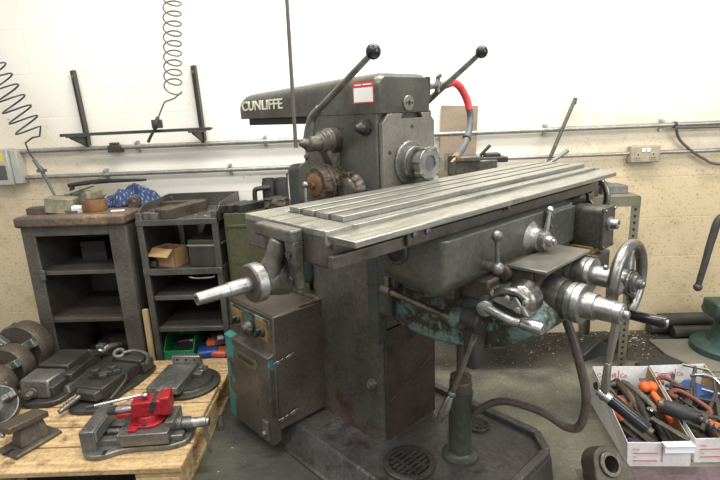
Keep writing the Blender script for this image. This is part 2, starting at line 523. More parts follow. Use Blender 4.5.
def floor_material():
    m = mat('grimy_concrete', '#5f5d53', '#7f7d69', 6, .6, 0, '#4b4943', 4, .52, .16, .35, 40)
    nt = m.node_tree; N, L = nt.nodes, nt.links
    b = N['Principled BSDF']
    src = b.inputs['Base Color'].links[0].from_socket
    tc = N.new('ShaderNodeTexCoord'); sp = N.new('ShaderNodeSeparateXYZ')
    L.new(tc.outputs['Object'], sp.inputs[0])
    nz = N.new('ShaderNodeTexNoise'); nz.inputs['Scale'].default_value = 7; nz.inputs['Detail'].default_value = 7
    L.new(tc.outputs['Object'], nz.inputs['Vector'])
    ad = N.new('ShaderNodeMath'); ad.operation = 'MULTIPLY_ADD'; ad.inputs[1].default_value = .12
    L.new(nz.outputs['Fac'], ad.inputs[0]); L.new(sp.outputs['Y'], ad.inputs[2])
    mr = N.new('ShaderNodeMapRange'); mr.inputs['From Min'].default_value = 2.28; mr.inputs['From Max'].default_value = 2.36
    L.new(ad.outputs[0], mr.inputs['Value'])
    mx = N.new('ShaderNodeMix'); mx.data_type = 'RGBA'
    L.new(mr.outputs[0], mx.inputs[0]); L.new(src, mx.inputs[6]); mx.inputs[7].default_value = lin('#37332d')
    # fine speckle
    sk = N.new('ShaderNodeTexNoise'); sk.inputs['Scale'].default_value = 110; sk.inputs['Detail'].default_value = 3
    L.new(tc.outputs['Object'], sk.inputs['Vector'])
    r2 = N.new('ShaderNodeMapRange'); r2.inputs['From Min'].default_value = .62; r2.inputs['From Max'].default_value = .7; r2.inputs['To Max'].default_value = .6
    L.new(sk.outputs['Fac'], r2.inputs['Value'])
    mx2 = N.new('ShaderNodeMix'); mx2.data_type = 'RGBA'
    L.new(r2.outputs[0], mx2.inputs[0]); L.new(mx.outputs[2], mx2.inputs[6]); mx2.inputs[7].default_value = lin('#98948a')
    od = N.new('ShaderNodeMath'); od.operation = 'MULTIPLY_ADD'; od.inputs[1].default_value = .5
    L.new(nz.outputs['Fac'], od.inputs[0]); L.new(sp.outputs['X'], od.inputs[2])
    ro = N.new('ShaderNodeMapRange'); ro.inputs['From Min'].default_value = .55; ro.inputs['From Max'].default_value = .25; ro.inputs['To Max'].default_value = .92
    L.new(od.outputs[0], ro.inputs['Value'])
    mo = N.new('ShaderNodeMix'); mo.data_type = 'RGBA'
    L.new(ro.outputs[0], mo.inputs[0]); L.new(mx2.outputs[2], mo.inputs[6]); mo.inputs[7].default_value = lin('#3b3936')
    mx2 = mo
    # worn greenish floor paint
    pz_ = N.new('ShaderNodeTexNoise'); pz_.inputs['Scale'].default_value = 2.3; pz_.inputs['Detail'].default_value = 8
    L.new(tc.outputs['Object'], pz_.inputs['Vector'])
    r3 = N.new('ShaderNodeMapRange'); r3.inputs['From Min'].default_value = .5; r3.inputs['From Max'].default_value = .62; r3.inputs['To Max'].default_value = .4
    L.new(pz_.outputs['Fac'], r3.inputs['Value'])
    mx3 = N.new('ShaderNodeMix'); mx3.data_type = 'RGBA'
    L.new(r3.outputs[0], mx3.inputs[0]); L.new(mx2.outputs[2], mx3.inputs[6]); mx3.inputs[7].default_value = lin('#6d6f5a')
    L.new(mx3.outputs[2], b.inputs['Base Color'])
    return m

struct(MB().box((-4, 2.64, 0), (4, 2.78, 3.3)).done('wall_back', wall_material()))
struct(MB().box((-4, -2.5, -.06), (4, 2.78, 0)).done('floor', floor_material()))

# camera
def camera():
    f, pi, ro, yw = 500, R(14.12), R(-2.45), R(-2.22)
    F = Vector((math.sin(yw) * math.cos(pi), math.cos(yw) * math.cos(pi), -math.sin(pi)))
    Rt = Vector((math.cos(yw), -math.sin(yw), 0))
    U = Rt.cross(F)
    Rt, U = Rt * math.cos(ro) + U * math.sin(ro), -Rt * math.sin(ro) + U * math.cos(ro)
    cd = bpy.data.cameras.new('camera')
    cd.sensor_width = 36
    cd.lens = f / 720 * 36
    cd.clip_start = .02
    o = bpy.data.objects.new('camera', cd)
    C.objects.link(o)
    o.matrix_world = Matrix(((Rt.x, U.x, -F.x, 0), (Rt.y, U.y, -F.y, 0), (Rt.z, U.z, -F.z, 1.2404), (0, 0, 0, 1)))
    bpy.context.scene.camera = o
camera()

def area(name, loc, rot, sx, sy, power, col=(1, .97, .92)):
    l = bpy.data.lights.new(name, 'AREA')
    l.shape = 'RECTANGLE'; l.size = sx; l.size_y = sy; l.energy = power; l.color = col
    o = bpy.data.objects.new(name, l); C.objects.link(o)
    o.location = loc; o.rotation_euler = rot
    return o
# rows of workshop ceiling lamps
area('ceiling_lamp', (.3, 1.75, 3.1), (R(14), 0, 0), 2.6, .35, 70)
area('ceiling_lamp', (-1.2, .5, 3.1), (0, 0, 0), 1.8, .3, 26)
area('ceiling_lamp', (1.2, .5, 3.1), (0, 0, 0), 1.8, .3, 26)
area('ceiling_lamp', (0, -1.2, 3.1), (0, 0, 0), 2.4, .3, 36)
_d = Vector((0, 1.7, .9)) - Vector((3.0, -.7, 2.0))
area('side_window_daylight', (3.0, -.7, 2.0), _d.to_track_quat('-Z', 'Y').to_euler(), 2.0, 1.8, 42, (.97, .98, 1))
w = bpy.data.worlds.new('workshop_daylight')
bpy.context.scene.world = w
w.use_nodes = True
bg = w.node_tree.nodes['Background']
bg.inputs['Color'].default_value = (.95, .97, 1, 1)
bg.inputs['Strength'].default_value = .55
sc = bpy.context.scene
sc.view_settings.view_transform = 'Standard'
sc.view_settings.look = 'None'
sc.view_settings.gamma = 1
sc.view_settings.use_curve_mapping = False
sc.view_settings.exposure = .35
sc.cycles.use_denoising = True

# ------------------------------------------------------------------ milling machine
# machine coordinates: u along the table, v out along the spindle, w up
mill = thing('milling_machine', 'large old grey green milling machine with a long slotted steel table', 'milling machine', (.0015, 1.553, 0), R(44.4))
def K(): return MB(mach=True)

# base casting: a tray with a raised rim
b = K()
b.hull([(-.205, -.67, 0), (.43, -.67, 0), (.43, .37, 0), (.35, .455, 0), (-.13, .455, 0), (-.205, .37, 0)],
       [(-.15, -.67, .095), (.42, -.67, .095), (.42, .36, .095), (.345, .445, .095), (-.09, .445, .095), (-.15, .365, .095)])
b.hull([(-.21, -.67, 0), (-.19, -.67, 0), (-.19, .37, 0), (-.21, .37, 0)], [(-.205, -.67, .012), (-.185, -.67, .012), (-.185, .37, .012), (-.205, .37, .012)])
rim = [(-.09, .43, .098), (.335, .43, .105), (.405, .355, .105), (.405, -.65, .105)]
for i in range(len(rim) - 1):
    b.bar(rim[i], rim[i + 1], .03, .03)
base = b.done('base_plate', 'base', mill, .008)
def grate(u, v, r):
    g = K()
    g.lathe((u, v, .092), (0, 0, 1), [(0, r), (.014, r), (.016, r * .95), (.016, r * .78), (.009, r * .76)], 40)
    k = r * .72
    n = 7
    for i in range(n):
        x = -k + 2 * k * (i + .5) / n
        h = math.sqrt(max(k * k - x * x, 0))
        g.box((u - h, v + x - k * .09, .101), (u + h, v + x + k * .09, .108))
    for x in (-.33, .33):
        g.box((u + x * k - .004, v - k * .9, .101), (u + x * k + .004, v + k * .9, .1075))
    o = g.done('drain_grate', 'iron_dark', base)
    return o
grate(-.022, .13, .088)
grate(.31, .175, .042)

# column
col = K()
def rr(u0, u1, v0, v1, w, r0, r1, n=5):
    """rounded rectangle section; r0 rear corner radius, r1 front corner radius"""
    pts = []
    for (cx, cy, r, a0) in ((u1 - r1, v1 - r1, r1, 0), (u0 + r1, v1 - r1, r1, 90), (u0 + r0, v0 + r0, r0, 180), (u1 - r0, v0 + r0, r0, 270)):
        for k in range(n + 1):
            a = R(a0 + 90 * k / n)
            pts.append((cx + r * math.cos(a), cy + r * math.sin(a), w))
    return pts
col.loft([rr(-.012, .283, -.55, .004, .09, .15, .034), rr(-.008, .279, -.54, .002, .11, .15, .032), rr(-.004, .275, -.53, 0, .14, .15, .03), rr(-.004, .275, -.5, 0, .55, .2, .03),
          rr(-.004, .275, -.49, 0, .95, .2, .03)])
column = col.done('column', 'column', mill, .003)
K().box((-.034, -.03, .5), (.0, .022, .985)).box((.275, -.03, .5), (.31, .022, .985)).done('slideway', 'green_dark', column, .004)
cf = K().box((.006, -.002, .11), (.27, .006, .53))
cf.bar((.02, .007, .26), (.26, .007, .36), .004, .004)
cf.done('front_cover_plate', 'brown', column, .002)
for w_ in (.32,):
    K().lathe((-.004, -.05, w_), (-1, 0, 0), [(0, .02), (.012, .02), (.012, .013), (.024, .013)], 6).done('bolt', 'iron', column)
# head
hd = K()
hd.loft([rr(0, .27, -.47, 0, .93, .05, .008), rr(0, .27, -.45, 0, 1.06, .05, .008), rr(0, .27, -.41, 0, 1.08, .06, .008), rr(0.002, .268, -.385, 0, 1.245, .06, .008)])
hd.cyl((0.05, -.36, 1.1), (-.004, -.36, 1.1), .012)
head = hd.done('head_housing', 'paint', mill, .005)
K().box((.0, -.5, .6), (.2, -.40, 1.068)).done('rear_cover', 'green_dark', head, .025, segs=3)
fp = K()
fp.prism([(.012, 0, .95), (.258, 0, .95), (.258, 0, 1.21), (.232, 0, 1.238), (.19, 0, 1.238), (.2, 0, 1.222), (.095, 0, 1.222), (.105, 0, 1.238), (.038, 0, 1.238), (.012, 0, 1.21)], (0, .018, 0))
fplate = fp.done('spindle_face', 'face', head, .002)
for (a, c_) in ((.04, 1.12), (.145, 1.195), (.235, 1.1)):
    K().lathe((a, .0175, c_), (0, 1, 0), [(0, .006), (.002, .006), (.002, .003), (.0005, .003)], 12).done('screw', 'iron_dark', fplate)
# cone pin on the side
K().lathe((0.002, -.045, 1.2), (-1, 0, 0), [(0, .026), (.01, .026), (.014, .019), (.024, .019), (.044, .006)], 24).done('cone_pin', 'iron_dark', head)
# oil marks: small boss
# overarm
oa = K()
def osec(v, w1, u0=0.0, u1=.24, r=.042, w0=1.24):
    p = [(u0, v, w0), (u0, v, w1 - r)]
    for k in range(1, 7):
        a = R(180 - 90 * k / 6)
        p.append((u0 + r + r * math.cos(a), v, w1 - r + r * math.sin(a)))
    for k in range(0, 7):
        a = R(90 - 90 * k / 6)
        p.append((u1 - r + r * math.cos(a), v, w1 - r + r * math.sin(a)))
    p.append((u1, v, w0))
    return p
oa.loft([osec(-.806, 1.29, .01, .23, .03), osec(-.80, 1.312, .003, .237, .035), osec(-.79, 1.325), osec(-.77, 1.334), osec(-.74, 1.338), osec(-.2, 1.356), osec(-.02, 1.36), osec(.006, 1.356, 0, .24), osec(.016, 1.345, .006, .234, .03)])
over = oa.done('overarm', 'paint', mill, .003)
K().box((.028, -.78, 1.214), (.215, -.36, 1.241)).done('dovetail_slide', 'hole', over, .003)
text('CUNLIFFE', 'maker_lettering', 'lettering', over, (-.0005, .774, 1.272), (0, -1, 0), (0, 0, 1), .29, .002, .037, .014)
lb = K().box((-.0012, -.094, 1.272), (.001, -.002, 1.335)).done('safety_label', 'label_red', over)
K().box((-.0018, -.09, 1.276), (-.0008, -.006, 1.318)).done('label_panel', 'white', lb)
K().box((-.0018, -.086, 1.325), (-.0008, -.056, 1.3285)).box((-.0018, -.05, 1.325), (-.0008, -.01, 1.3285)).done('label_heading', 'white', lb)
pl = K().lathe((.129, .012, 1.268), (0, 1, 0), [(0, .024), (.009, .024), (.011, .022), (.011, .008), (.004, .007)], 28).done('end_plug', 'face', over)
for a in (-.014, .014):
    K().cyl((.129 + a, .022, 1.268), (.129 + a, .0238, 1.268), .003, seg=10).done('pin_hole', 'hole', pl)

# left selector lever
sb = K()
sb.lathe((.01, -.2, 1.157), (-1, 0, 0), [(0, .046), (.04, .044), (.046, .036), (.07, .034), (.072, .028), (.118, .028), (.124, .024), (.125, .018), (.132, .017), (.15, .007), (.152, .003)], 32)
sb.hull([(.0, -.225, 1.05), (.0, -.175, 1.05), (-.02, -.18, 1.06), (-.02, -.22, 1.06)], [(.0, -.23, 1.15), (.0, -.17, 1.15), (-.06, -.18, 1.15), (-.06, -.22, 1.15)])
boss = sb.done('selector_boss', 'casting', mill, .002)
lv = K().tube([(-.1, -.205, 1.165), (-.1, -.195, 1.2), (-.1, -.178, 1.235), (-.1, -.14, 1.262)], [.02, .018, .015, .0125], 14, 6).tube([(-.1, -.146, 1.258), (-.1, .1, 1.398)], [.0105, .0085], 14, 1)
lv = lv.done('speed_lever', 'iron', mill)
K().sphere((-.1, .103, 1.4), .021, seg=28).done('ball_knob', 'black', lv)
# right lever
lv = K().tube([(.33, -.195, 1.195), (.33, .147, 1.412)], [.0125, .0085], 14, 1).lathe((.255, -.2, 1.19), (1, 0, 0), [(0, .04), (.06, .035), (.095, .03)])
lv = lv.done('feed_lever', 'iron', mill)
K().sphere((.33, .15, 1.414), .02, seg=28).done('ball_knob', 'black', lv)

# lower worn boss
lo = K().lathe((.01, -.2, 1.02), (-1, 0, 0), [(0, .062), (.045, .06), (.05, .066), (.056, .061), (.064, .066), (.072, .061), (.08, .066), (.088, .06), (.1, .055)], 40)
lob = lo.done('lower_boss', 'rust', mill)
K().lathe((.01, -.105, 1.0), (-1, 0, 0), [(0, .056), (.02, .054), (.03, .046), (.05, .044), (.056, .036), (.06, .02)], 28).box((-.03, -.125, 1.03), (.0, -.1, 1.06)).done('side_boss', 'worn_brown', lob, .004)
K().lathe((-.088, -.203, 1.02), (-1, 0, 0), [(0, .04), (.006, .038), (.01, .03), (.01, .012), (.02, .012)], 26).done('rusty_cap', 'rustcap', lob)
K().sphere((-.125, -.205, 1.025), .012).tube([(-.125, -.205, 1.022), (-.13, -.2, .99), (-.13, -.198, .96)], .006, 10).done('small_lever', 'steel', lob)

# spindle and cutter
sp = K().lathe((.128, .012, 1.083), (0, 1, 0), [(0, .07), (.012, .07), (.016, .066), (.018, .054), (.034, .053), (.037, .05), (.05, .05), (.051, .036), (.062, .036), (.063, .042), (.075, .042), (.076, .028), (.09, .028)], 40)
spn = sp.done('spindle_nose', 'iron', mill)
ct = K()
ct.lathe((.128, .075, 1.083), (0, 1, 0), [(0, .035), (.006, .047), (.03, .051), (.032, .05), (.032, .026), (.012, .025), (.012, .016), (.018, .015)], 40)
cut = ct.done('face_mill_cutter', 'steel', spn)
for k in range(7):
    a = 2 * PI * k / 7 + .2
    e = Vector((math.cos(a), 0, math.sin(a))); t = Vector((-math.sin(a), 0, math.cos(a)))
    o_ = Vector((.128, 0, 1.083))
    pts = []
    for (rr_, tt) in ((.044, -.009), (.0545, -.008), (.0555, .006), (.044, .01)):
        p = o_ + e * rr_ + t * tt
        pts.append((p.x, .08, p.z))
    K().prism(pts, (0, .03, 0)).done('cutter_tooth', 'face', cut, .001)
K().lathe((.128, .086, 1.083), (0, 1, 0), [(0, .0245), (.003, .0245), (.0035, .013), (.0036, .012)], 28).cyl((.128, .086, 1.083), (.128, .096, 1.083), .012).cyl((.128, .096, 1.083), (.128, .0975, 1.083), .004).done('drawbar_bolt_and_bore_shade', 'iron_dark', cut)  # bolt, with a dark disc round it painting the bore's shade

# coolant tap and hose
tp = K().cyl((.235, -.02, 1.32), (.275, -.02, 1.32), .014).cyl((.275, -.02, 1.32), (.345, -.02, 1.324), .009).lathe((.325, -.02, 1.298), (0, 0, 1), [(0, .007), (.006, .012), (.036, .012), (.042, .008), (.055, .008)], 16).cyl((.345, -.02, 1.324), (.375, -.02, 1.328), .011, seg=6)
tp.tube([(.325, -.02, 1.352), (.31, .0, 1.356), (.297, .012, 1.352)], .006, 10)
tap = tp.done('coolant_tap', 'iron', mill)
K().box((.236, -.055, 1.275), (.252, .008, 1.35)).done('tap_bracket', 'iron_dark', tap, .003)
hs = K().tube([(.37, -.02, 1.327), (.415, -.02, 1.334), (.452, -.018, 1.316), (.478, -.01, 1.275), (.485, -.004, 1.24)], .0135, 14, 6).done('coolant_hose', 'redhose', mill)
K().tube([(.485, -.004, 1.245), (.487, .0, 1.21), (.465, .012, 1.17), (.41, .03, 1.118), (.35, .045, 1.087)], .0125, 14, 6).done('hose_tail', 'greyhose', hs)
K().torus((.435, .022, 1.14), (-.7, .2, -.65), .013, .003, 18, 6).done('hose_clip', 'rubber', hs)
K().tube([(.352, .0445, 1.088), (.325, .052, 1.077)], .0125, 12, 1).tube([(.327, .0515, 1.078), (.3, .056, 1.066)], [.008, .004], 12, 1).done('brass_nozzle', 'brass', hs)

# table
tw, t0, t1, vb, vf = 1.026, -.5, .765, .055, .362
tb = K()
lands = [(.126, .165), (.179, .217), (.230, .269), (.282, .322)]
L0, LT = 1.022, 1.034
tb.box((t0, vb, .99), (-.425, vf, L0)).box((t1 - .03, vb, .99), (t1, vf, L0 - .004))
tb.box((-.43, vb, .99), (t1 - .029, .118, L0)).box((-.43, .328, .99), (t1 - .029, vf, L0))
tb.box((-.43, .11, .99), (t1 - .029, .33, .997))
for a, c_ in lands:
    tb.box((-.42, a, .99), (t1 - .032, c_, LT))
table = tb.done('work_table', 'table', mill, .0015)
gv = K()
for a in (.145, .2, .255):
    gv.box((t0 + .004, a - .0015, L0 - .001), (-.428, a + .0015, L0 + .0003))
gv.done('trough_line', 'slot', table)
K().box((t0 - .0005, vb + .001, .946), (t1 - .02, vf - .002, 1.012)).done('table_body', 'apron', table, .003)
lip = K().hull([(t0 + .01, .36, .993), (t0 + .025, .42, .991), (t1 + .005, .42, .991), (t1, .36, .993)], [(t0 + .002, .36, 1.013), (t0 + .025, .42, 1.005), (t1 + .005, .42, 1.005), (t1, .36, 1.013)]).box((t0 + .03, .01, .998), (t1, .057, 1.006)).done('coolant_lip', 'table', table, .002)
sl = K()
for a, c_ in ((.118, .126), (.165, .179), (.217, .230), (.269, .282), (.322, .328)):
    sl.box((-.42, a, .99), (t1 - .03, c_, .9985))
sl.done('slot_floor', 'slot', table)
ap = K().box((t0 + .002, .1, .944), (t1 - .03, .375, .972)).box((t0 + .012, .352, .982), (t1 - .03, .372, .995))
apron = ap.done('table_apron', 'apron', table, .002)
for a in (-.27,):
    st = K().box((a - .02, .35, .95), (a + .06, .386, .992)).done('stop_dog', 'apron', table, .003)
    for q in (0, .045):
        K().lathe((a + q, .385, .975), (0, 1, 0), [(0, .008), (.006, .008), (.007, .005)], 14).done('stop_screw', 'iron', st)
K().lathe((.12, .373, .977), (0, 1, 0), [(0, .013), (.008, .013), (.009, .008), (.016, .008)], 8).done('copper_bolt', 'copper', table)
# left end bracket with graduated dial and shaft
eb = K()
eb.box((-.532, .145, .99), (-.5, .288, 1.018))
eb.hull([(-.512, .165, .9), (-.502, .165, .9), (-.502, .28, .9), (-.512, .28, .9)], [(-.515, .148, .995), (-.502, .148, .995), (-.502, .286, .995), (-.515, .286, .995)])
eb.hull([(-.522, .262, .885), (-.5, .262, .885), (-.5, .282, .885), (-.522, .282, .885)], [(-.53, .255, .995), (-.5, .255, .995), (-.5, .288, .995), (-.53, .288, .995)])
eb.tube([(-.54, .203, .905), (-.53, .215, .945), (-.52, .225, .99)], [.034, .022, .019], 14, 4)
eb.lathe((-.5, .2, .9), (-1, 0, 0), [(0, .046), (.02, .042), (.05, .034), (.066, .036)], 32)
ebk = eb.done('end_bracket', 'casting', table, .01, segs=3)
for (a, c_) in ((.172, .965), (.27, .965), (.268, .91)):
    K().lathe((-.51 if a < .2 else -.524, a, c_), (-1, 0, 0), [(0, .009), (.008, .009), (.008, .004)], 6).done('bracket_bolt', 'iron_dark', ebk)
K().lathe((-.53, .225, .94), (-1, .3, .4), [(0, .006), (.006, .006), (.012, .003)], 12).done('oil_nipple', 'chrome', ebk)
dl = K().lathe((-.562, .2, .9), (-1, 0, 0), [(0, .043), (.02, .043), (.022, .041)], 40).done('graduated_dial', 'steel', ebk)
K().lathe((-.583, .2, .9), (-1, 0, 0), [(0, .0405), (.004, .039), (.005, .02)], 40).done('dial_face', 'iron_brown', dl)
K().lathe((-.585, .2, .9), (-1, 0, 0), [(0, .017), (.052, .016), (.053, .0145), (.12, .0125), (.121, .008), (.112, .0075)], 24).done('crank_shaft', 'steel', ebk)
# right end bracket and hand wheel
re = K().hull([(.715, .12, .9), (.775, .12, .9), (.775, .3, .9), (.715, .3, .9)], [(.69, .08, .99), (.76, .08, .99), (.76, .33, .99), (.69, .33, .99)]).cyl((.7, .21, .9), (.8, .3, .9), .03)
re.done('end_bracket', 'iron_dark', table, .006)
hw = K().torus((.795, .3, .905), (1, 0, 0), .085, .0125).cyl((.775, .3, .905), (.82, .3, .905), .028)
for k in range(4):
    a = PI / 4 + k * PI / 2
    hw.bar((.795, .3, .905), (.795, .3 + .08 * math.cos(a), .905 + .08 * math.sin(a)), .018, .012, (1, 0, 0))
hw.done('table_handwheel', 'wheel', table, ang=50)

# saddle
sd = K()
def sad(w, k=0, e=0):
    p = [(.46 - k, .08 + k, w), (.46 - k, .41 - k, w)]
    for q in range(5):
        a = R(90 + 18 * q)
        p.append((-.165 + e + .025 * math.cos(a) + k * .3, .385 - k + .025 * math.sin(a), w))
    p += [(-.198 + k + e, .33 - k * .5, w), (-.2 + k + e, .27, w), (-.185 + k + e, .2, w), (-.15 + k + e, .14, w), (-.08 + k, .08 + k, w)]
    return p
sd.loft([sad(.775, .1), sad(.785, .06), sad(.80, .03), sad(.83, .006), sad(.85), sad(.944)])
saddle = sd.done('saddle', 'saddle', mill, .004)
K().torus((-.2, .262, .905), (-1, -.08, 0), .036, .006, 28, 8).done('pocket_rim', 'paint_dark', saddle)
K().lathe((-.198, .262, .905), (-1, -.08, 0), [(0, .035), (.0035, .035)], 28).done('pocket_recess', 'hole', saddle)
sa = K().lathe((.215, .405, .873), (0, 1, 0), [(0, .055), (.012, .042), (.02, .034), (.03, .032), (.032, .026), (.05, .026), (.052, .016), (.066, .014), (.067, .008), (.075, .008)], 30).done('clamp_hub', 'steel', saddle)
K().tube([(.225, .445, .885), (.235, .447, .95)], [.008, .006], 12, 1).sphere((.237, .447, .957), .0115).done('clamp_lever', 'chrome', sa)
# ball lever
bl = K().sphere((-.035, .45, .935), .0145).tube([(-.035, .45, .93), (-.03, .45, .86)], .0058, 12, 1).sphere((-.028, .45, .85), .017).cyl((-.028, .4, .85), (-.028, .45, .85), .012).done('ball_lever', 'iron', saddle)
# side block and feed gearbox
bk = K().box((.275, .405, .815), (.43, .425, .945)).box((.27, .42, .825), (.435, .432, .94))
bk = bk.done('feed_cover', 'paint_dark', saddle, .005)
for i in range(4):
    K().lathe((.28, .432, .84 + i * .03), (0, 1, 0), [(0, .005), (.004, .005)], 8).done('cover_screw', 'iron', bk)
gb = K()
def gsec(v, u0, u1, w0, w1, r=.03):
    p = [(u0, v, w0), (u0, v, w1 - r)]
    for k in range(1, 6):
        a = R(180 - 18 * k)
        p.append((u0 + r + r * math.cos(a), v, w1 - r + r * math.sin(a)))
    for k in range(0, 6):
        a = R(90 - 18 * k)
        p.append((u1 - r + r * math.cos(a), v, w1 - r + r * math.sin(a)))
    p.append((u1, v, w0))
    return p
gb.loft([gsec(.385, .46, .5, .83, .905, .012), gsec(.40, .45, .51, .815, .925, .018), gsec(.42, .442, .515, .81, .936, .02), gsec(.51, .442, .515, .81, .938, .02)])
gb.lathe((.47, .34, .875), (0, 1, 0), [(0, .062), (.05, .06)], 28)
gear = gb.done('feed_gearbox', 'iron_dark', mill, .004)
K().box((.438, .509, .806), (.52, .519, .937)).done('gearbox_cover', 'iron_dark', gear, .003)
for (a, c_) in ((.446, .928), (.511, .928), (.446, .815), (.511, .815)):
    K().lathe((a, .518, c_), (0, 1, 0), [(0, .005), (.005, .005)], 6).done('cover_bolt', 'iron', gear)
K().lathe((.478, .515, .885), (0, 1, 0), [(0, .022), (.01, .022), (.011, .016), (.03, .015), (.032, .01), (.028, .009)], 26).done('drive_stub', 'steel', gear)
K().box((.44, .42, .785), (.5, .49, .812)).done('amber_plate', 'amber', gear, .002)
K().box((.43, .3, .72), (.53, .51, .79)).done('gearbox_foot', 'iron_dark', gear, .006)

# knee
kn = K()
prof = [(.02, .79), (.43, .79), (.5, .76), (.55, .72), (.55, .68), (.5, .64), (.43, .602), (.34, .577), (.25, .565), (.16, .562), (.09, .568), (.04, .585), (.02, .61)]
def ksec(u, k):
    c_ = Vector((.27, .69))
    return [(u, c_.x + (p[0] - c_.x) * k, c_.y + (p[1] - c_.y) * k) for p in prof]
kn.loft([ksec(-.01, .86), ksec(.0, .93), ksec(.02, .985), ksec(.045, 1), ksec(.26, 1), ksec(.285, .96), ksec(.29, .9)])
knee = kn.done('knee', 'teal', mill, .004)
K().box((-.035, .018, .61), (.305, .075, .83)).done('knee_slide', 'green_dark', knee, .008)
K().box((-.02, .06, .745), (.3, .42, .805)).done('knee_top', 'iron_brown', knee, .006)
K().box((-.03, .12, .72), (-.008, .22, .79)).box((-.05, .235, .735), (-.005, .33, .785)).done('side_bracket', 'iron_brown', knee, .006)
tg = K().box((-.045, .08, .72), (-.03, .12, .8)).done('teal_tab', 'teal', knee, .002)
K().sphere((-.05, .085, .79), .0085).done('bright_screw', 'chrome', tg)
# chip guard plate
K().hull([(.045, .432, .83), (.317, .432, .83), (.317, .535, .83), (.052, .54, .83)], [(.045, .432, .839), (.317, .432, .839), (.317, .535, .839), (.052, .54, .839)]).done('chip_guard', 'face', knee, .002)
K().lathe((.045, .425, .815), (-1, 0, 0), [(-.03, .022), (.012, .022), (.014, .018)], 22).done('guard_pivot', 'iron_brown', knee)
K().box((.06, .4, .70), (.3, .5, .832)).hull([(.062, .5, .80), (.1, .5, .80), (.1, .51, .80), (.062, .51, .80)], [(.056, .5, .83), (.12, .5, .83), (.12, .535, .83), (.056, .538, .83)]).done('knee_front', 'iron_brown', knee, .008)
# vertical feed shaft A
fa = K().lathe((.15, .40, .738), (0, 1, 0), [(0, .066), (.12, .062), (.145, .056), (.146, .05), (.165, .05)], 36)
fah = fa.done('vertical_feed_housing', 'iron_dark', knee)
K().lathe((.15, .563, .738), (0, 1, 0), [(0, .052), (.014, .053), (.015, .05), (.018, .05), (.019, .053), (.034, .052), (.036, .047)], 40).done('graduated_dial', 'steel', fah)
K().lathe((.15, .598, .738), (0, 1, 0), [(0, .036), (.03, .035), (.032, .03), (.04, .0295), (.074, .0285), (.075, .026), (.094, .026), (.095, .019), (.097, .0185), (.098, .011), (.106, .011), (.109, .008)], 36).done('feed_spindle', 'steel', fah)
ck = K().hull([(.138, .672, .735), (.162, .672, .735), (.162, .69, .735), (.138, .69, .735)], [(.14, .66, .60), (.16, .66, .60), (.16, .675, .60), (.14, .675, .60)])
ck.hull([(.14, .66, .60), (.16, .66, .60), (.16, .675, .60), (.14, .675, .60)], [(.139, .655, .49), (.161, .655, .49), (.161, .675, .49), (.139, .675, .49)])
crank = ck.done('hanging_crank_arm', 'face', knee, .004)
K().cyl((.15, .65, .512), (.15, .685, .495), .014).done('crank_boss', 'chrome', crank, .002)
K().lathe((.15, .682, .499), (0, 1, -.5), [(0, .013), (.002, .017), (.078, .018), (.1, .0165), (.102, .012)], 28).done('black_grip', 'black', crank)
K().lathe((.15, .7725, .4537), (0, 1, -.5), [(0, .011), (.012, .0105)], 20).done('grip_end', 'copper', crank)
# cross feed B with hand wheel
fb = K().lathe((.27, .40, .782), (0, 1, 0), [(0, .05), (.1, .05), (.115, .044), (.116, .042), (.14, .042)], 36)
fbh = fb.done('cross_feed_housing', 'casting', knee)
K().cyl((.262, .44, .765), (.2, .48, .765), .01).done('stop_pin', 'iron', fbh)
K().lathe((.27, .538, .782), (0, 1, 0), [(0, .046), (.014, .047), (.015, .044), (.018, .044), (.019, .047), (.03, .046), (.032, .04)], 40).done('graduated_dial', 'steel', fbh)
K().lathe((.27, .568, .782), (0, 1, 0), [(0, .028), (.07, .028)], 30).sphere((.262, .6, .812), .007).done('feed_sleeve', 'steel', fbh)
wh = K().torus((.27, .655, .782), (0, 1, 0), .1, .0145, 56, 14)
wh.lathe((.27, .63, .782), (0, 1, 0), [(0, .032), (.03, .036), (.036, .034)], 30)
for k in range(3):
    a = R(75 + 120 * k)
    d1 = Vector((math.cos(a), 0, math.sin(a)))
    q = Vector((.27, .648, .782))
    wh.tube([q + d1 * .02, q + d1 * .06, q + d1 * .1], [.017, .0125, .011], 12, 4)
wheel = wh.done('handwheel', 'wheel', fbh, ang=60)
K().lathe((.27, .662, .782), (0, 1, 0), [(0, .03), (.01, .03), (.011, .024), (.018, .023), (.019, .014), (.03, .0135), (.031, .008), (.036, .007)], 26).done('wheel_nut', 'iron', wheel)
K().lathe((.27, .655, .692), (0.04, 1, 0), [(0, .012), (.004, .0125), (.06, .0145), (.092, .0155), (.1, .014), (.101, .009)], 26).done('wheel_grip', 'black', wheel)
K().cyl((.2745, .754, .692), (.275, .759, .692), .0095).done('grip_end', 'steel', wheel)

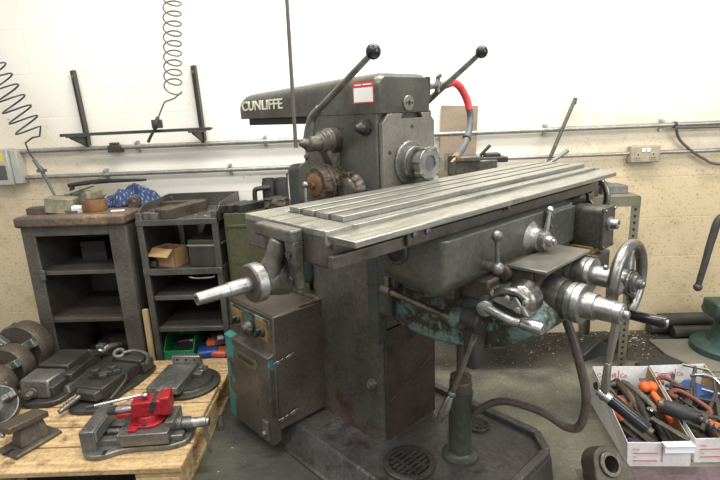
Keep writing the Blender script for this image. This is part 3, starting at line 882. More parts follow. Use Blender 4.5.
# table clamp crank on the knee side
ca = K().lathe((.03, .50, .772), (-1, .12, 0), [(0, .046), (.05, .042), (.056, .034), (.066, .03)], 30)
ca.hull([(-.045, .43, .765), (-.0, .43, .765), (-.0, .55, .745), (-.045, .55, .745)], [(-.04, .45, .785), (-.0, .45, .785), (-.0, .51, .795), (-.04, .51, .795)])
ca.tube([(-.04, .44, .775), (-.045, .47, .80), (-.04, .51, .805), (-.035, .545, .785)], .009, 10, 4)
cl = ca.done('clamp_block', 'wheel', knee, .006)
for (a, c_) in ((.45, .79), (.49, .785), (.52, .762), (.54, .785)):
    K().lathe((-.042, a, c_), (-1, .2, .1), [(0, .008), (.008, .008), (.01, .005)], 14).done('block_bolt', 'steel', cl)
K().lathe((-.055, .435, .752), (-1, .5, 0), [(-.03, .021), (.018, .021), (.02, .018)], 24).tube([(-.06, .44, .752), (-.062, .485, .742), (-.062, .52, .736), (-.06, .545, .738)], [.014, .011, .0115, .011], 14, 4).done('clamp_handle', 'steel', cl)
K().lathe((-.06, .538, .739), (.0, 1, -.03), [(0, .0115), (.005, .015), (.05, .0155), (.056, .013)], 24).done('handle_grip', 'chrome', cl)
K().tube([(.0, .3, .76), (-.01, .44, .775)], .0105, 12, 1).done('rusty_shaft', 'copper', cl)

# copper shaft, black hub and lever on the knee side
cs = K().tube([(-.055, .06, .712), (-.055, .345, .69)], .0105, 16, 1).cyl((-.055, .065, .712), (-.055, .10, .71), .016)
cs.lathe((-.055, .3, .693), (0, 1, -.07), [(0, .014), (.03, .016), (.03, .012)], 18)
csh = cs.done('copper_shaft', 'copper', knee)
K().cyl((-.055, .085, .715), (-.055, .085, .76), .008).done('shaft_pin', 'iron', csh)
K().box((-.05, .06, .70), (-.03, .11, .75)).done('shaft_bracket', 'iron_brown', csh, .004)
K().lathe((-.04, .31, .69), (0.0, 1, -.05), [(0, .02), (.02, .03), (.075, .034)], 24).done('teal_boss', 'teal', knee)
hb = K().lathe((-.045, .385, .70), (0.05, 1, -.05), [(-.02, .028), (.03, .034), (.036, .03), (.036, .012), (.04, .01)], 30).done('lever_hub', 'rubber', knee)
K().hull([(-.06, .375, .56), (-.02, .375, .56), (-.02, .41, .56), (-.06, .41, .56)], [(-.07, .37, .69), (-.01, .37, .69), (-.01, .415, .69), (-.07, .415, .69)]).done('hub_bracket', 'rubber', hb, .008)
dw = K().tube([(-.063, .41, .668), (-.063, .38, .58), (-.063, .338, .468)], [.008, .007, .006], 14, 2).sphere((-.063, .336, .464), .011).done('hand_lever', 'iron', hb)
K().tube([(-.063, .333, .457), (-.063, .322, .43), (-.063, .305, .39), (-.063, .289, .355)], [.007, .013, .0145, .008], 14, 4).done('lever_grip', 'chrome', dw)

# elevating screw and pedestal
ps = K().lathe((.138, .22, .092), (0, 0, 1), [(0, .062), (.012, .062), (.014, .058), (.02, .046), (.026, .042)], 36).lathe((.138, .22, .09), (0, 0, 1), [(0, .039), (.232, .039), (.238, .042), (.248, .042), (.25, .039)], 32)
pst = ps.done('screw_pedestal', 'paint_dark', mill)
K().lathe((.138, .22, .335), (0, 0, 1), [(0, .037), (.04, .037), (.045, .033), (.06, .035), (.066, .026), (.07, .014), (.27, .014)], 26).done('elevating_screw', 'iron_brown', pst)
# coolant pipe loop
K().tube([(.15, .235, .22), (.17, .27, .275), (.195, .345, .328), (.2, .467, .344), (.2, .555, .33), (.2, .592, .36), (.2, .599, .454), (.2, .563, .579), (.2, .53, .66)], .0125, 14, 8).done('coolant_pipe', 'hosebrown', mill)

# electrical box
ex = K().hull([(-.24, -.65, .06), (-.222, -.65, .06), (-.222, -.328, .06), (-.24, -.328, .06)], [(-.219, -.65, .556), (-.206, -.65, .556), (-.206, -.328, .556), (-.219, -.328, .556)]).hull([(-.238, -.65, .105), (.06, -.65, .105), (.06, -.328, .105), (-.238, -.328, .105)], [(-.219, -.65, .556), (.06, -.65, .556), (.06, -.328, .556), (-.219, -.328, .556)])
ebx = ex.done('electrical_box', 'boxsteel', mill, .006)
dr = K().hull([(-.262, -.652, .05), (-.23, -.652, .05), (-.23, -.335, .05), (-.262, -.335, .05)], [(-.25, -.652, .408), (-.217, -.652, .408), (-.217, -.332, .408), (-.25, -.332, .408)]).hull([(-.255, -.655, .402), (-.217, -.655, .402), (-.217, -.328, .402), (-.255, -.328, .402)], [(-.25, -.652, .41), (-.217, -.652, .418), (-.217, -.33, .418), (-.25, -.33, .41)])
door = dr.done('box_door', 'teal_box', ebx, .004)
npl = K().prism([(-.2518, -.56, .33), (-.2518, -.42, .33), (-.2518, -.405, .35), (-.2518, -.42, .37), (-.2518, -.56, .37), (-.2518, -.575, .35)], (-.003, 0, 0)).done('name_plate', 'plate', door)
K().box((-.2545, -.55, .34), (-.2548, -.43, .36)).done('plate_panel', 'boxsteel', npl)
K().box((-.2595, -.5, .185), (-.2555, -.42, .215)).done('faded_plate', 'boxsteel', door)
K().box((-.272, -.385, .07), (-.258, -.35, .15)).cyl((-.27, -.367, .1), (-.283, -.367, .1), .01).done('door_catch', 'iron', door, .003)
sw = K().box((-.2225, -.63, .438), (-.218, -.35, .538)).done('switch_panel', 'teal', ebx, .002)
for a, mm in ((-.575, 'amber'), (-.4, 'amber')):
    K().box((-.2245, a - .035, .452), (-.222, a + .035, .525)).done('dial_plate', mm, sw)
for a in (-.575, -.4):
    kb = K().lathe((-.223, a, .485), (-1, 0, 0), [(0, .022), (.012, .02), (.014, .016)], 20).box((-.253, a - .006, .463), (-.236, a + .006, .507), (R(35), 0, 0)).done('switch_knob', 'rubber', sw, .002)
kb = K().lathe((-.223, -.488, .475), (-1, 0, 0), [(0, .028), (.02, .026), (.035, .014), (.036, .008)], 24).box((-.25, -.53, .465), (-.235, -.445, .485)).done('isolator_knob', 'iron_dark', sw, .002)
for w_ in (.385, .155):
    K().tube([(-.235, -.322, w_), (-.215, -.316, w_ + .006), (-.19, -.322, w_), (-.165, -.318, w_ + .012), (-.14, -.322, w_ + .008)], .0028, 8, 4).tube([(-.225, -.32, w_ - .008), (-.195, -.318, w_ + .008), (-.175, -.32, w_ - .002), (-.15, -.318, w_ + .015)], .0026, 8, 4).done('wire_hinge', 'iron', ebx)
K().tube([(.0, -.33, .562), (-.05, -.335, .5615), (-.1, -.338, .56)], .004, 8).box((-.015, -.62, .556), (.01, -.335, .566)).done('rusty_seam', 'rust', ebx)

# ------------------------------------------------------------------ wall services
YW = 2.64
def conduit(label, z, x0, x1, r, clips, y=YW - .022):
    t = thing('conduit', label, 'conduit', (0, 0, 0), 0, 'conduits along the wall')
    MB().cyl((x0, y, z), (x1, y, z), r, seg=16).done('pipe', 'pvc', t)
    for x in clips:
        MB().cyl((x - .007, y, z), (x + .007, y, z), r + .003, seg=16).box((x - .007, y + .008, z - .03), (x + .007, YW, z + .03)).box((x - .008, y - .012, z + r), (x + .008, y + .012, z + r + .012)).done('pipe_clip', 'pvc', t, .001)
    return t
up = conduit('upper galvanised conduit pipe running the whole length of the cream wall', 1.124, -1.9, 3.2, .0125, (-1.244, -.571, .86, 1.44, 2.4))
MB().box((-1.39, YW - .05, 1.10), (-1.325, YW, 1.137)).box((-1.38, YW - .045, 1.137), (-1.34, YW - .01, 1.15)).done('conduit_box', 'rackiron', up, .003)
MB().cyl((1.495, YW - .022, 1.124), (1.51, YW - .022, 1.124), .016).done('pipe_coupling', 'rackiron', up)
conduit('lower conduit pipe on the left, running from the isolator behind the scrap', .986, -1.9, -.2, .0115, (-1.434, -.768))
conduit('lower conduit pipe on the right, feeding the double socket', .989, -.1, 1.29, .0095, (.2,))
conduit('short lower conduit pipe continuing right of the double socket', .989, 1.43, 3.2, .0105, (1.95, 2.7))
# isolator box
t = thing('isolator_box', 'grey wall isolator box with a yellow sticker at the end of the conduits', 'switch box', (-1.955, YW, 1.058))
MB().box((-.1, -.075, -.105), (.045, 0, .085)).done('enclosure', 'greybox', t, .006)
MB().box((.047, -.06, -.1), (.085, 0, .075)).done('side_box', 'greybox', t, .004)
MB().box((-.06, -.0765, .02), (.02, -.075, .07)).done('yellow_sticker', 'yellow', t)
MB().box((-.07, -.0765, -.075), (.025, -.0745, .0)).done('dark_window', 'shelf', t)
# double socket
t = thing('double_socket', 'beige metal double socket on the wall right of the table', 'socket', (1.361, YW, .984))
MB().box((-.074, -.045, -.042), (.074, 0, .042)).done('socket_box', 'socket', t, .006)
for x in (-.038, .038):
    s_ = MB().box((x - .017, -.0475, -.028), (x + .017, -.0445, .008)).done('socket_outlet', 'socket', t, .001)
    MB().box((x - .003, -.0485, -.004), (x + .003, -.047, .004)).box((x - .011, -.0485, -.02), (x - .004, -.047, -.016)).box((x + .004, -.0485, -.02), (x + .011, -.047, -.016)).done('pin_slot', 'hole', s_)
for x in (-.012, .012):
    MB().box((x - .008, -.049, .012), (x + .008, -.044, .03)).done('rocker_switch', 'white', t, .001)
tag(MB().tube([(1.5, YW - .05, 1.115), (1.5, YW - .045, 1.1), (1.53, YW - .03, 1.05), (1.59, YW - .03, .995), (1.66, YW - .03, .95), (1.76, YW - .03, .915), (2.2, YW - .03, .87), (3.4, YW - .03, .86)], .007, 10, 6).tube([(1.5, YW - .042, 1.11), (1.7, YW - .042, 1.106), (2.3, YW - .042, 1.104)], .006, 8, 3).done('cable', 'cord'), 'grey cable looping down from the upper conduit at the far right', 'cable')

# rack on the wall
t = thing('wall_rack', 'dark iron rack of two uprights and a long bar on the wall', 'rack', (0, 0, 0))
for (xa, za, xb, zb) in ((-1.522, 1.515, -1.506, 1.14), (-.902, 1.512, -.893, 1.14)):
    u_ = MB().bar((xa, YW - .012, za), (xb, YW - .012, zb), .03, .006, (0, 1, 0)).bar((xa + .012, YW - .025, za), (xb + .012, YW - .025, zb), .006, .03, (0, 1, 0)).done('upright', 'rackiron', t, .001)
    MB().prism([(xb - .006, YW - .015, 1.195), (xb - .006, YW - .17, 1.195), (xb - .006, YW - .16, 1.18), (xb - .006, YW - .015, 1.13)], (.012, 0, 0)).box((xb - .02, YW - .17, 1.186), (xb + .02, YW - .01, 1.195)).done('bracket', 'rackiron', u_, .002)
    MB().lathe((xa - .004, YW - .015, za - .03), (0, -1, 0), [(0, .007), (.004, .007)], 8).done('screw', 'steel', u_)
MB().bar((-1.555, YW - .15, 1.2), (-.80, YW - .15, 1.203), .03, .01).bar((-1.555, YW - .165, 1.199), (-.80, YW - .165, 1.202), .004, .015).done('shelf_bar', 'rackiron', t, .001)

# coiled air hoses
def coil(name_pts, r, turns, lean=(0, 1, 0), seg=16):
    a, b = Vector(name_pts[0]), Vector(name_pts[1])
    d = (b - a).normalized()
    x = d.orthogonal().normalized(); y = d.cross(x)
    x = (Vector((1, 0, 0)) - d * d.x).normalized(); y = Vector(lean)     # sagging loops lean over
    n = turns * seg
    return [a + (b - a) * (i / n) + x * r * math.cos(2 * PI * i / seg) + y * r * math.sin(2 * PI * i / seg) for i in range(n + 1)]
t = thing('air_hose', 'thin dark coiled air hose with a blow gun, hanging above the rack', 'air hose', (0, 0, 0))
pts = coil(((-.73, 2.48, 3.28), (-.965, 2.48, 1.385)), .043, 44, (-.25, .75, .62))
pts += [Vector((-.95, 2.45, 1.35)), Vector((-1.0, 2.45, 1.335)), Vector((-1.02, 2.46, 1.31)), Vector((-1.045, 2.46, 1.265))]
MB().tube(pts, .0036, 6, 1).done('hose_coil', 'cord', t)
g_ = MB().tube([(-1.045, 2.46, 1.27), (-1.06, 2.46, 1.235), (-1.07, 2.46, 1.215)], [.006, .016, .012], 12, 3).tube([(-1.06, 2.46, 1.225), (-1.09, 2.46, 1.185), (-1.112, 2.46, 1.15)], [.008, .007, .008], 10, 3).box((-1.08, 2.452, 1.215), (-1.03, 2.468, 1.255))
g_.done('blow_gun', 'iron_dark', t, .002)
t = thing('air_hose', 'dark blue coiled air hose drooping down the left wall to the scrap', 'air hose', (0, 0, 0))
pts = coil(((-2.52, 2.48, 3.135), (-1.70, 2.48, 1.225)), .06, 38, (.1, .9, .3))
pts += [Vector((-1.66, 2.48, 1.2)), Vector((-1.69, 2.47, 1.195)), Vector((-1.725, 2.46, 1.17)), Vector((-1.715, 2.46, 1.12)), Vector((-1.695, 2.46, 1.085))]
MB().tube(pts, .0042, 6, 1).done('hose_coil', 'bluehose', t)
MB().tube([(-1.70, 2.46, 1.09), (-1.685, 2.46, 1.06), (-1.665, 2.46, 1.03)], [.008, .0095, .013], 10, 3).tube([(-1.67, 2.46, 1.03), (-1.645, 2.46, .96), (-1.625, 2.455, .905)], [.009, .007, .006], 10, 3).box((-1.69, 2.45, 1.025), (-1.65, 2.47, 1.04)).done('blow_gun', 'greyhose', t)
# hanging cord
tag(MB().tube([(-.24, 1.585, 3.3), (-.243, 1.585, 1.8), (-.25, 1.585, 1.146)], [.0055, .0055, .006], 10, 1).done('hanging_cord', 'cord'), 'brown cord hanging straight down in front of the overarm', 'cord')

# ------------------------------------------------------------------ left cabinet and its scrap
t = thing('open_cabinet', 'grimy dark cabinet with open front and a brown worktop', 'cabinet', (-1.64, 2.2, 0))
cb = MB()
cb.box((.0, .0, 0), (.03, .42, .80)).box((.46, .0, 0), (.49, .42, .80)).box((.03, .4, 0), (.46, .42, .8)).box((.03, .02, .0), (.46, .4, .06))
cb.done('carcass', 'cabinet', t, .003)
MB().box((.0, -.012, 0), (.062, .0, .80)).box((.408, -.012, 0), (.49, .0, .80)).box((.062, -.012, .755), (.408, 0, .80)).box((.062, -.01, .0), (.408, 0, .07)).done('front_frame', 'cabinet', t, .003)
MB().box((-.012, -.035, .8), (.5, .42, .85)).done('worktop', 'cabtop', t, .012)
for z in (.565, .325):
    MB().box((.031, .0, z), (.459, .39, z + .018)).done('shelf', 'cabinet', t, .002)
MB().box((.05, -.018, .545), (.075, -.01, .595)).done('door_hinge', 'iron', t, .002)
zc = .85
def lump(name, label, cat, m, ctr, size, seed, rot=0, group=None, rough_=.18, flat=.0):
    """an irregular solid: box-like blob displaced vertex by vertex"""
    rnd = random.Random(seed)
    bm = bmesh.new()
    bmesh.ops.create_cube(bm, size=1)
    bmesh.ops.subdivide_edges(bm, edges=bm.edges[:], cuts=4, use_grid_fill=True)
    for v in bm.verts:
        n = v.co.normalized() * .62
        v.co = v.co.lerp(n, .35)
        v.co += Vector((rnd.uniform(-1, 1), rnd.uniform(-1, 1), rnd.uniform(-1, 1))) * rough_ * .5
        v.co = Vector((v.co.x * size[0], v.co.y * size[1], max(v.co.z, -.48) * size[2]))
    b = MB()
    b.bm.free(); b.bm = bm
    o = b.done(name, m, None, 0, 30)
    o.location = (ctr[0], ctr[1], ctr[2] + size[2] * .48)
    o.rotation_euler = (0, 0, rot)
    return tag(o, label, cat, group)
def block(name, label, cat, m, ctr, size, rz=0, tilt=(0, 0), bevel=.002, group=None):
    o = MB().box((-size[0] / 2, -size[1] / 2, 0), (size[0] / 2, size[1] / 2, size[2])).done(name, m, None, bevel)
    o.location = ctr
    o.rotation_euler = (tilt[0], tilt[1], rz)
    return tag(o, label, cat, group)
G1 = 'scrap heaped on the grimy cabinet'
block('wood_block', 'flat dark brown block at the left end of the cabinet top', 'block', 'iron_brown', (-1.59, 2.27, zc), (.085, .07, .03), .2, group=G1)
block('wood_block', 'pale grey-green block leaning beside the dark brown block', 'block', 'scrapgrey', (-1.49, 2.285, zc), (.12, .1, .07), .25, (0, .12), .004, G1)
block('metal_block', 'grey-green lump lying behind the copper coloured tin', 'block', 'scrapgrey', (-1.435, 2.42, zc), (.1, .1, .085), -.2, (0, 0), .012, G1)
t2 = thing('scrap_tin', 'squashed rusty copper coloured tin near the cabinet edge', 'tin', (-1.33, 2.285, zc), .15, G1)
MB().lathe((0, 0, 0), (0, 0, 1), [(0, .052), (.02, .056), (.055, .05), (.056, .044), (.02, .042)], 20).done('tin_body', 'rustcap', t2)
MB().prism([(.0, -.02, .056), (.05, -.01, .062), (.055, .02, .07), (.0, .03, .058)], (0, 0, .003)).done('bent_lid', 'iron_brown', t2)
block('paper_label', 'crumpled white scrap of packaging in front of the blue-grey gap', 'paper', 'whitepaper', (-1.405, 2.265, zc), (.05, .035, .03), .5, (.2, .1), .004, G1)
block('paper_strip', 'little white strip lying at the front right of the cabinet top', 'paper', 'whitepaper', (-1.205, 2.25, zc), (.06, .015, .006), .15, (0, 0), .001, G1)
block('flat_bar', 'short flat grey bar laid across the front of the scrap', 'bar', 'iron', (-1.44, 2.25, zc + .002), (.09, .018, .012), -.25, (0, .06), .001, G1)
tag(MB().tube([(-1.62, 2.575, zc + .09), (-1.45, 2.575, zc + .105), (-1.2, 2.57, zc + .105)], [.011, .012, .006], 10, 4).tube([(-1.62, 2.575, zc + .012), (-1.6, 2.575, zc + .09)], .012, 8, 1).done('black_rod', 'rubber'), 'long black tool lying along the back of the cabinet scrap', 'tool', G1)
tag(MB().tube([(-1.5, 2.34, zc + .075), (-1.41, 2.37, zc + .1), (-1.37, 2.375, zc + .112)], [.007, .009, .006], 10, 2).done('spanner', 'steel'), 'bright spanner on top of the pale grey-green block', 'spanner', G1)
block('scrap_bracket', 'dark angled bracket wedged behind the pale block', 'bracket', 'rackiron', (-1.53, 2.4, zc), (.1, .04, .06), .4, (.1, .1), .003, G1)
lump('scrap_lump', 'rounded brown lump beside the right end of the checked cloth', 'lump', 'iron_brown', (-1.17, 2.35, zc), (.05, .04, .05), 3, group=G1)
# checked cloth: crumpled sheet
def crumple(nx, ny, sx, sy, h, seed, m, name, label, loc, rz, group):
    rnd = random.Random(seed)
    ph = [(rnd.uniform(5, 16), rnd.uniform(5, 16), rnd.uniform(0, 6)) for _ in range(6)]
    b = MB()
    g = []
    for j in range(ny + 1):
        row = []
        for i in range(nx + 1):
            x, y = i / nx - .5, j / ny - .5
            e = max(0, 1 - (2 * abs(x)) ** 3) * max(0, 1 - (2 * abs(y)) ** 3)
            prof = .35 + .65 * min(1, max(0, (x + .5) * 1.2))
            rd = sum((1 - abs(math.sin(a * x * .5 + c_ * y * .42 + p + .8 * math.sin(6 * y + p)))) for a, c_, p in ph) / 6
            z = .003 + h * prof * min(1, e * 2.2) * (.15 + 1.15 * rd) * (.45 + .55 * e)
            row.append(b.bm.verts.new((x * sx + .01 * math.sin(14 * y + 3), y * sy + .01 * math.sin(17 * x), max(.003, z))))
        g.append(row)
    for j in range(ny):
        for i in range(nx):
            b.bm.faces.new((g[j][i], g[j][i + 1], g[j + 1][i + 1], g[j + 1][i]))
    o = b.done(name, m, None, 0, 60)
    so = o.modifiers.new('thickness', 'SOLIDIFY'); so.thickness = .003; so.offset = 1
    o.location = loc; o.rotation_euler = (0, 0, rz)
    return tag(o, label, 'cloth', group)
crumple(60, 40, .25, .19, .135, 5, 'cloth', 'checked_cloth', 'crumpled blue checked cloth at the back of the cabinet top', (-1.25, 2.46, zc), .12, G1)
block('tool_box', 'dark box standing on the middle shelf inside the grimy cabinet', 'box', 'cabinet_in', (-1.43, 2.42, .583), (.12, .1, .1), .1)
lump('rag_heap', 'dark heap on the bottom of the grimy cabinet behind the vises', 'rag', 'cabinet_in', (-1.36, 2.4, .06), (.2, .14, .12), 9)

# ------------------------------------------------------------------ shelf unit
t = thing('shelf_unit', 'narrow grey steel shelf unit with a lipped tray on top', 'shelf unit', (-1.105, 2.2, 0))
W_, Dp = .375, .40
for x in (0, W_ - .028):
    for y in (0, Dp - .02):
        MB().box((x, y, 0), (x + .028, y + .02, .86 if y else .845)).done('upright', 'shelf', t, .003)
ty = MB().box((.0, .0, .79), (W_, Dp, .805)).box((.0, -.004, .785), (W_, .003, .812)).box((0, Dp - .006, .8), (W_, Dp, .875))
ty.prism([(0, 0, .8), (0, Dp, .8), (0, Dp, .875), (0, .09, .872), (0, 0, .83)], (.006, 0, 0)).prism([(W_ - .006, 0, .8), (W_ - .006, Dp, .8), (W_ - .006, Dp, .875), (W_ - .006, .09, .872), (W_ - .006, 0, .83)], (.006, 0, 0))
ty.done('top_tray', 'shelf', t, .002)
MB().box((.0, .0, .562), (W_, Dp, .574)).box((0, -.003, .548), (W_, .004, .578)).done('shelf', 'shelf', t, .002)
for z in (.43, .268, .10):
    MB().box((.03, .012, z), (W_ - .03, Dp, z + .012)).box((.03, .008, z - .01), (W_ - .03, .014, z + .012)).done('shelf', 'shelf', t, .002)
MB().box((.0, .02, .06), (.012, Dp, .56)).box((W_ - .012, .02, .06), (W_, Dp, .56)).box((.0, Dp - .01, .06), (W_, Dp, .56)).done('side_panel', 'cabinet', t)
MB().box((.0, .02, .57), (.012, Dp, .79)).box((.06, Dp - .012, .57), (.13, Dp, .79)).done('back_strip', 'shelf', t)
MB().box((.03, -.004, .06), (W_ - .03, .01, .1)).done('plinth', 'cabinet', t)
MB().tube([(W_ - .16, .0, .535), (W_ - .12, -.004, .53), (W_ - .05, -.004, .533), (W_ - .04, -.004, .54)], .004, 8).done('wire_handle', 'steel', t)
zt = .805
G2 = 'steel on the shelf unit tray'
def bar_thing(label, ctr, size, rz, m='iron', grp=G2, tilt=(0, 0), name='steel_bar'):
    return block(name, label, 'bar', m, ctr, size, rz, tilt, .0015, grp)
bar_thing('small grey steel block at the left front corner of the tray', (-1.075, 2.25, zt), (.035, .05, .035), .1)
bar_thing('short pale steel bar next to the corner block on the tray', (-1.02, 2.265, zt), (.055, .1, .035), -.25)
bar_thing('long brown square bar lying across the tray', (-.94, 2.34, zt), (.075, .26, .05), -.42, 'iron_brown')
bar_thing('wide flat brown bar behind the short pale one', (-1.045, 2.37, zt), (.06, .16, .035), -.42, 'iron_brown')
bar_thing('narrow brown bar leaning by the back lip of the tray', (-.985, 2.5, zt), (.22, .05, .045), .15, 'iron_brown')
sw_ = MB()
rnd = random.Random(4)
def flakes(b, n, area_, z, smin, smax, rnd):
    for _ in range(n):
        x, y = area_(rnd)
        a = rnd.uniform(0, 6.3); s_ = rnd.uniform(smin, smax)
        p = [Vector((x + s_ * math.cos(a + q), y + s_ * math.sin(a + q) * .7, z + rnd.uniform(.001, s_))) for q in (0, 2.1, 3.6)]
        b.bm.faces.new([b.bm.verts.new(v) for v in p])
flakes(sw_, 160, lambda r: (r.uniform(-.93, -.76), r.uniform(2.22, 2.58)), zt, .002, .006, rnd)
tag(sw_.done('metal_chips', 'stick'), 'loose metal chips sprinkled in the tray of the shelf unit', 'metal chips', kind='stuff')
# things on the shelves
t = thing('card_box', 'open brown cardboard box on the upper shelf of the shelf unit', 'box', (-1.0, 2.28, .574), -.35)
MB().box((-.06, -.04, 0), (.06, -.036, .09)).box((-.06, .05, 0), (.06, .054, .09)).box((-.06, -.04, 0), (-.056, .054, .09)).box((.056, -.04, 0), (.06, .054, .09)).box((-.06, -.04, 0), (.06, .054, .004)).done('box_sides', 'card', t)
MB().box((-.062, -.09, .075), (.058, -.038, .079), (R(35), 0, 0)).done('front_flap', 'card', t)
MB().box((-.115, -.035, .075), (-.055, .05, .079), (0, R(-30), 0)).done('side_flap', 'card', t)
lump('small_block', 'little dark lump at the left end of the upper shelf', 'block', 'iron_brown', (-1.07, 2.25, .578), (.03, .03, .03), 12)
t = thing('black_tin', 'black metal tin box with an open lid on the upper shelf', 'tin', (-.81, 2.33, .574), -.1)
MB().box((-.075, -.1, 0), (.075, .1, .13)).done('tin_body', 'rackiron', t, .004)
MB().box((-.078, -.103, .1), (.078, .103, .108)).done('tin_band', 'socket', t, .001)
MB().box((-.075, -.02, .16), (.075, .16, .166), (R(25), R(-22), 0)).done('open_lid', 'rackiron', t, .001)
t = thing('storage_bin', 'green plastic bin on the bottom shelf of the shelf unit', 'bin', (-1.0, 2.25, .112), 0)
MB().box((-.075, -.03, 0), (.075, .16, .004)).box((-.075, .155, 0), (.075, .16, .1)).prism([(-.075, -.03, 0), (-.075, .16, 0), (-.075, .16, .1), (-.075, .02, .1), (-.075, -.03, .04)], (.004, 0, 0)).prism([(.071, -.03, 0), (.071, .16, 0), (.071, .16, .1), (.071, .02, .1), (.071, -.03, .04)], (.004, 0, 0)).box((-.075, -.032, 0), (.075, -.028, .04)).done('bin_body', 'greenbin', t, .001)
G3 = 'bits in the green bin'
block('glass_jar', 'bright little jar standing in the green bin', 'jar', 'chrome', (-.955, 2.29, .117), (.03, .03, .07), 0, (0, 0), .008, G3)
block('dark_tool', 'dark tool head lying in the green bin', 'tool', 'iron_dark', (-1.01, 2.32, .117), (.06, .07, .06), .3, (0, 0), .006, G3)
G4 = 'coloured packets beside the green bin'
for i, (m_, x, y, z, s_, rz, lab) in enumerate((('blue', -.87, 2.27, .112, (.1, .12, .035), .3, 'blue packet lying right of the green bin'), ('salmon', -.80, 2.25, .112, (.09, .08, .03), -.2, 'orange-red packet at the right end of the bottom shelf'),
        ('maroon', -.81, 2.33, .148, (.1, .1, .035), .5, 'dull purple packet on top of the orange-red one'), ('orange', -.855, 2.29, .148, (.05, .05, .03), .2, 'small orange packet on top of the blue packet'), ('whitepaper', -.80, 2.27, .185, (.035, .03, .02), .2, 'small white packet on top of the purple packet'))):
    block('coloured_packet', lab, 'packet', m_, (x, y, z), s_, rz, (0, 0), .008, G4)
tag(MB().box((-.012, -.008, 0), (.012, .008, .38)).done('wood_strip', 'stick'), 'pale wooden strip standing between cabinet and shelf unit', 'strip')
bpy.data.objects['wood_strip'].location = (-1.124, 2.2, 0.0)

# ------------------------------------------------------------------ olive locker behind the machine
t = thing('steel_locker', 'olive green steel locker behind the left end of the table', 'locker', (-.715, 2.25, 0))
MB().box((0, 0, 0), (.42, .36, .82)).done('locker_body', 'olive', t, .004)
MB().box((.015, -.012, .05), (.405, 0, .77)).box((.015, -.016, .755), (.405, -.004, .77)).done('locker_door', 'olive', t, .003)
zl = .82
G5 = 'steel offcuts on the olive locker'
for i, (x, rz, lab) in enumerate(((-.69, -.6, 'leftmost dark bar of the row on the olive locker'), (-.645, -.6, 'second dark bar of the row on the olive locker'), (-.597, -.6, 'third dark bar on the olive locker, lying next to the bracket'))):
    bar_thing(lab, (x, 2.335, zl), (.03, .17, .035), rz, 'iron_dark', G5, name='steel_offcut')
t = thing('chuck_key', 'dark bent bar standing on the olive locker left of the twin cylinder', 'bar', (-.575, 2.44, zl), 0)
MB().tube([(-.03, 0, .0), (-.03, 0, .07), (-.01, 0, .085), (.05, 0, .088)], .012, 10, 4).done('bent_bar', 'iron_dark', t)
t = thing('twin_cylinder', 'dark ribbed twin cylinder standing on the olive locker', 'cylinder', (-.51, 2.475, zl))
for x in (-.03, .032):
    MB().lathe((x, 0, 0), (0, 0, 1), [(0, .034), (.11, .034), (.118, .03), (.13, .03), (.13, .024), (.12, .022)], 24).done('cylinder_body', 'rubber', t)
lump('brown_casting', 'brown casting lying in front of the twin cylinder', 'casting', 'iron_brown', (-.485, 2.36, zl), (.1, .09, .05), 21)
tag(MB().tube([(-.40, 2.33, zl + .012), (-.37, 2.39, zl + .05)], .012, 10, 1).done('round_offcut', 'iron_dark'), 'short dark round bar poking up beside the brown casting', 'bar', G5)
o = tag(MB().bar((-.42, 2.44, zl + .012), (-.33, 2.48, zl + .125), .05, .02).done('olive_slat', 'olive', None, .002), 'olive slat tilted up beside the column on the locker', 'slat')
tag(MB().tube([(-.45, 2.5, zl), (-.45, 2.5, zl + .13), (-.44, 2.5, zl + .145), (-.36, 2.5, zl + .145), (-.36, 2.5, zl + .005)], .004, 8, 3).done('wire_loop', 'iron_dark'), 'thin wire loop standing behind the olive slat', 'wire')

# ------------------------------------------------------------------ pallet and vises
t = thing('pallet', 'pale wooden pallet on the floor carrying vises and chucks', 'pallet', (-1.36, 1.76, 0), R(1.5))
rnd = random.Random(2)
y = -.385
ws = [.125, .11, .135, .11, .125, .12]
for i, wd in enumerate(ws):
    MB().box((-.66, y, .118), (.665 + rnd.uniform(-.01, .01), y + wd, .14)).done('deck_board', 'wood', t, .004)
    y += wd + (.765 - sum(ws)) / 5
for x in (-.66, -.1, .515):
    MB().box((x, -.378, .098), (x + .145, .378, .118)).done('stringer_board', 'wood', t, .003)
    for y in (-.378, -.07, .235):
        MB().box((x, y, .02), (x + .145, y + .143, .098)).done('spacer_block', 'wood', t, .004)
    MB().box((x, -.378, .0), (x + .145, .378, .02)).done('bottom_board', 'wood', t, .003)
ZP = .1405

G6 = 'vises laid out on the pallet'
# wide machine vise in front
t = thing('machine_vise', 'grey machine vise at the front of the pallet with a red vise on it', 'vise', (-1.04, 1.535, ZP), R(5), G6)
b = MB()
def outline(pts, n=5):
    return [(p.x, p.y, 0) for p in catmull([(x, y, 0) for x, y in pts], n)]
half = [(-.005, -.075), (.01, -.1), (.05, -.112), (.085, -.105), (.13, -.085), (.2, -.08), (.26, -.082), (.31, -.075), (.345, -.05), (.35, -.0)]
ol = outline(half + [(.345, .05), (.31, .075), (.26, .082), (.2, .08), (.13, .085), (.085, .105), (.05, .112), (.01, .1), (-.005, .075)], 4)
b.prism(ol, (0, 0, .02))
b.box((.0, -.06, .018), (.33, -.028, .042)).box((.0, .028, .018), (.33, .06, .042))
b.done('base', 'iron', t, .004)
MB().box((.07, -.108, .0205), (.082, -.085, .0215)).box((.07, .085, .0205), (.082, .108, .0215)).done('bolt_slot', 'hole', t)
MB().box((-.005, -.085, .015), (.045, .085, .095)).box((.045, -.085, .05), (.053, .085, .093)).done('fixed_jaw', 'iron', t, .004)
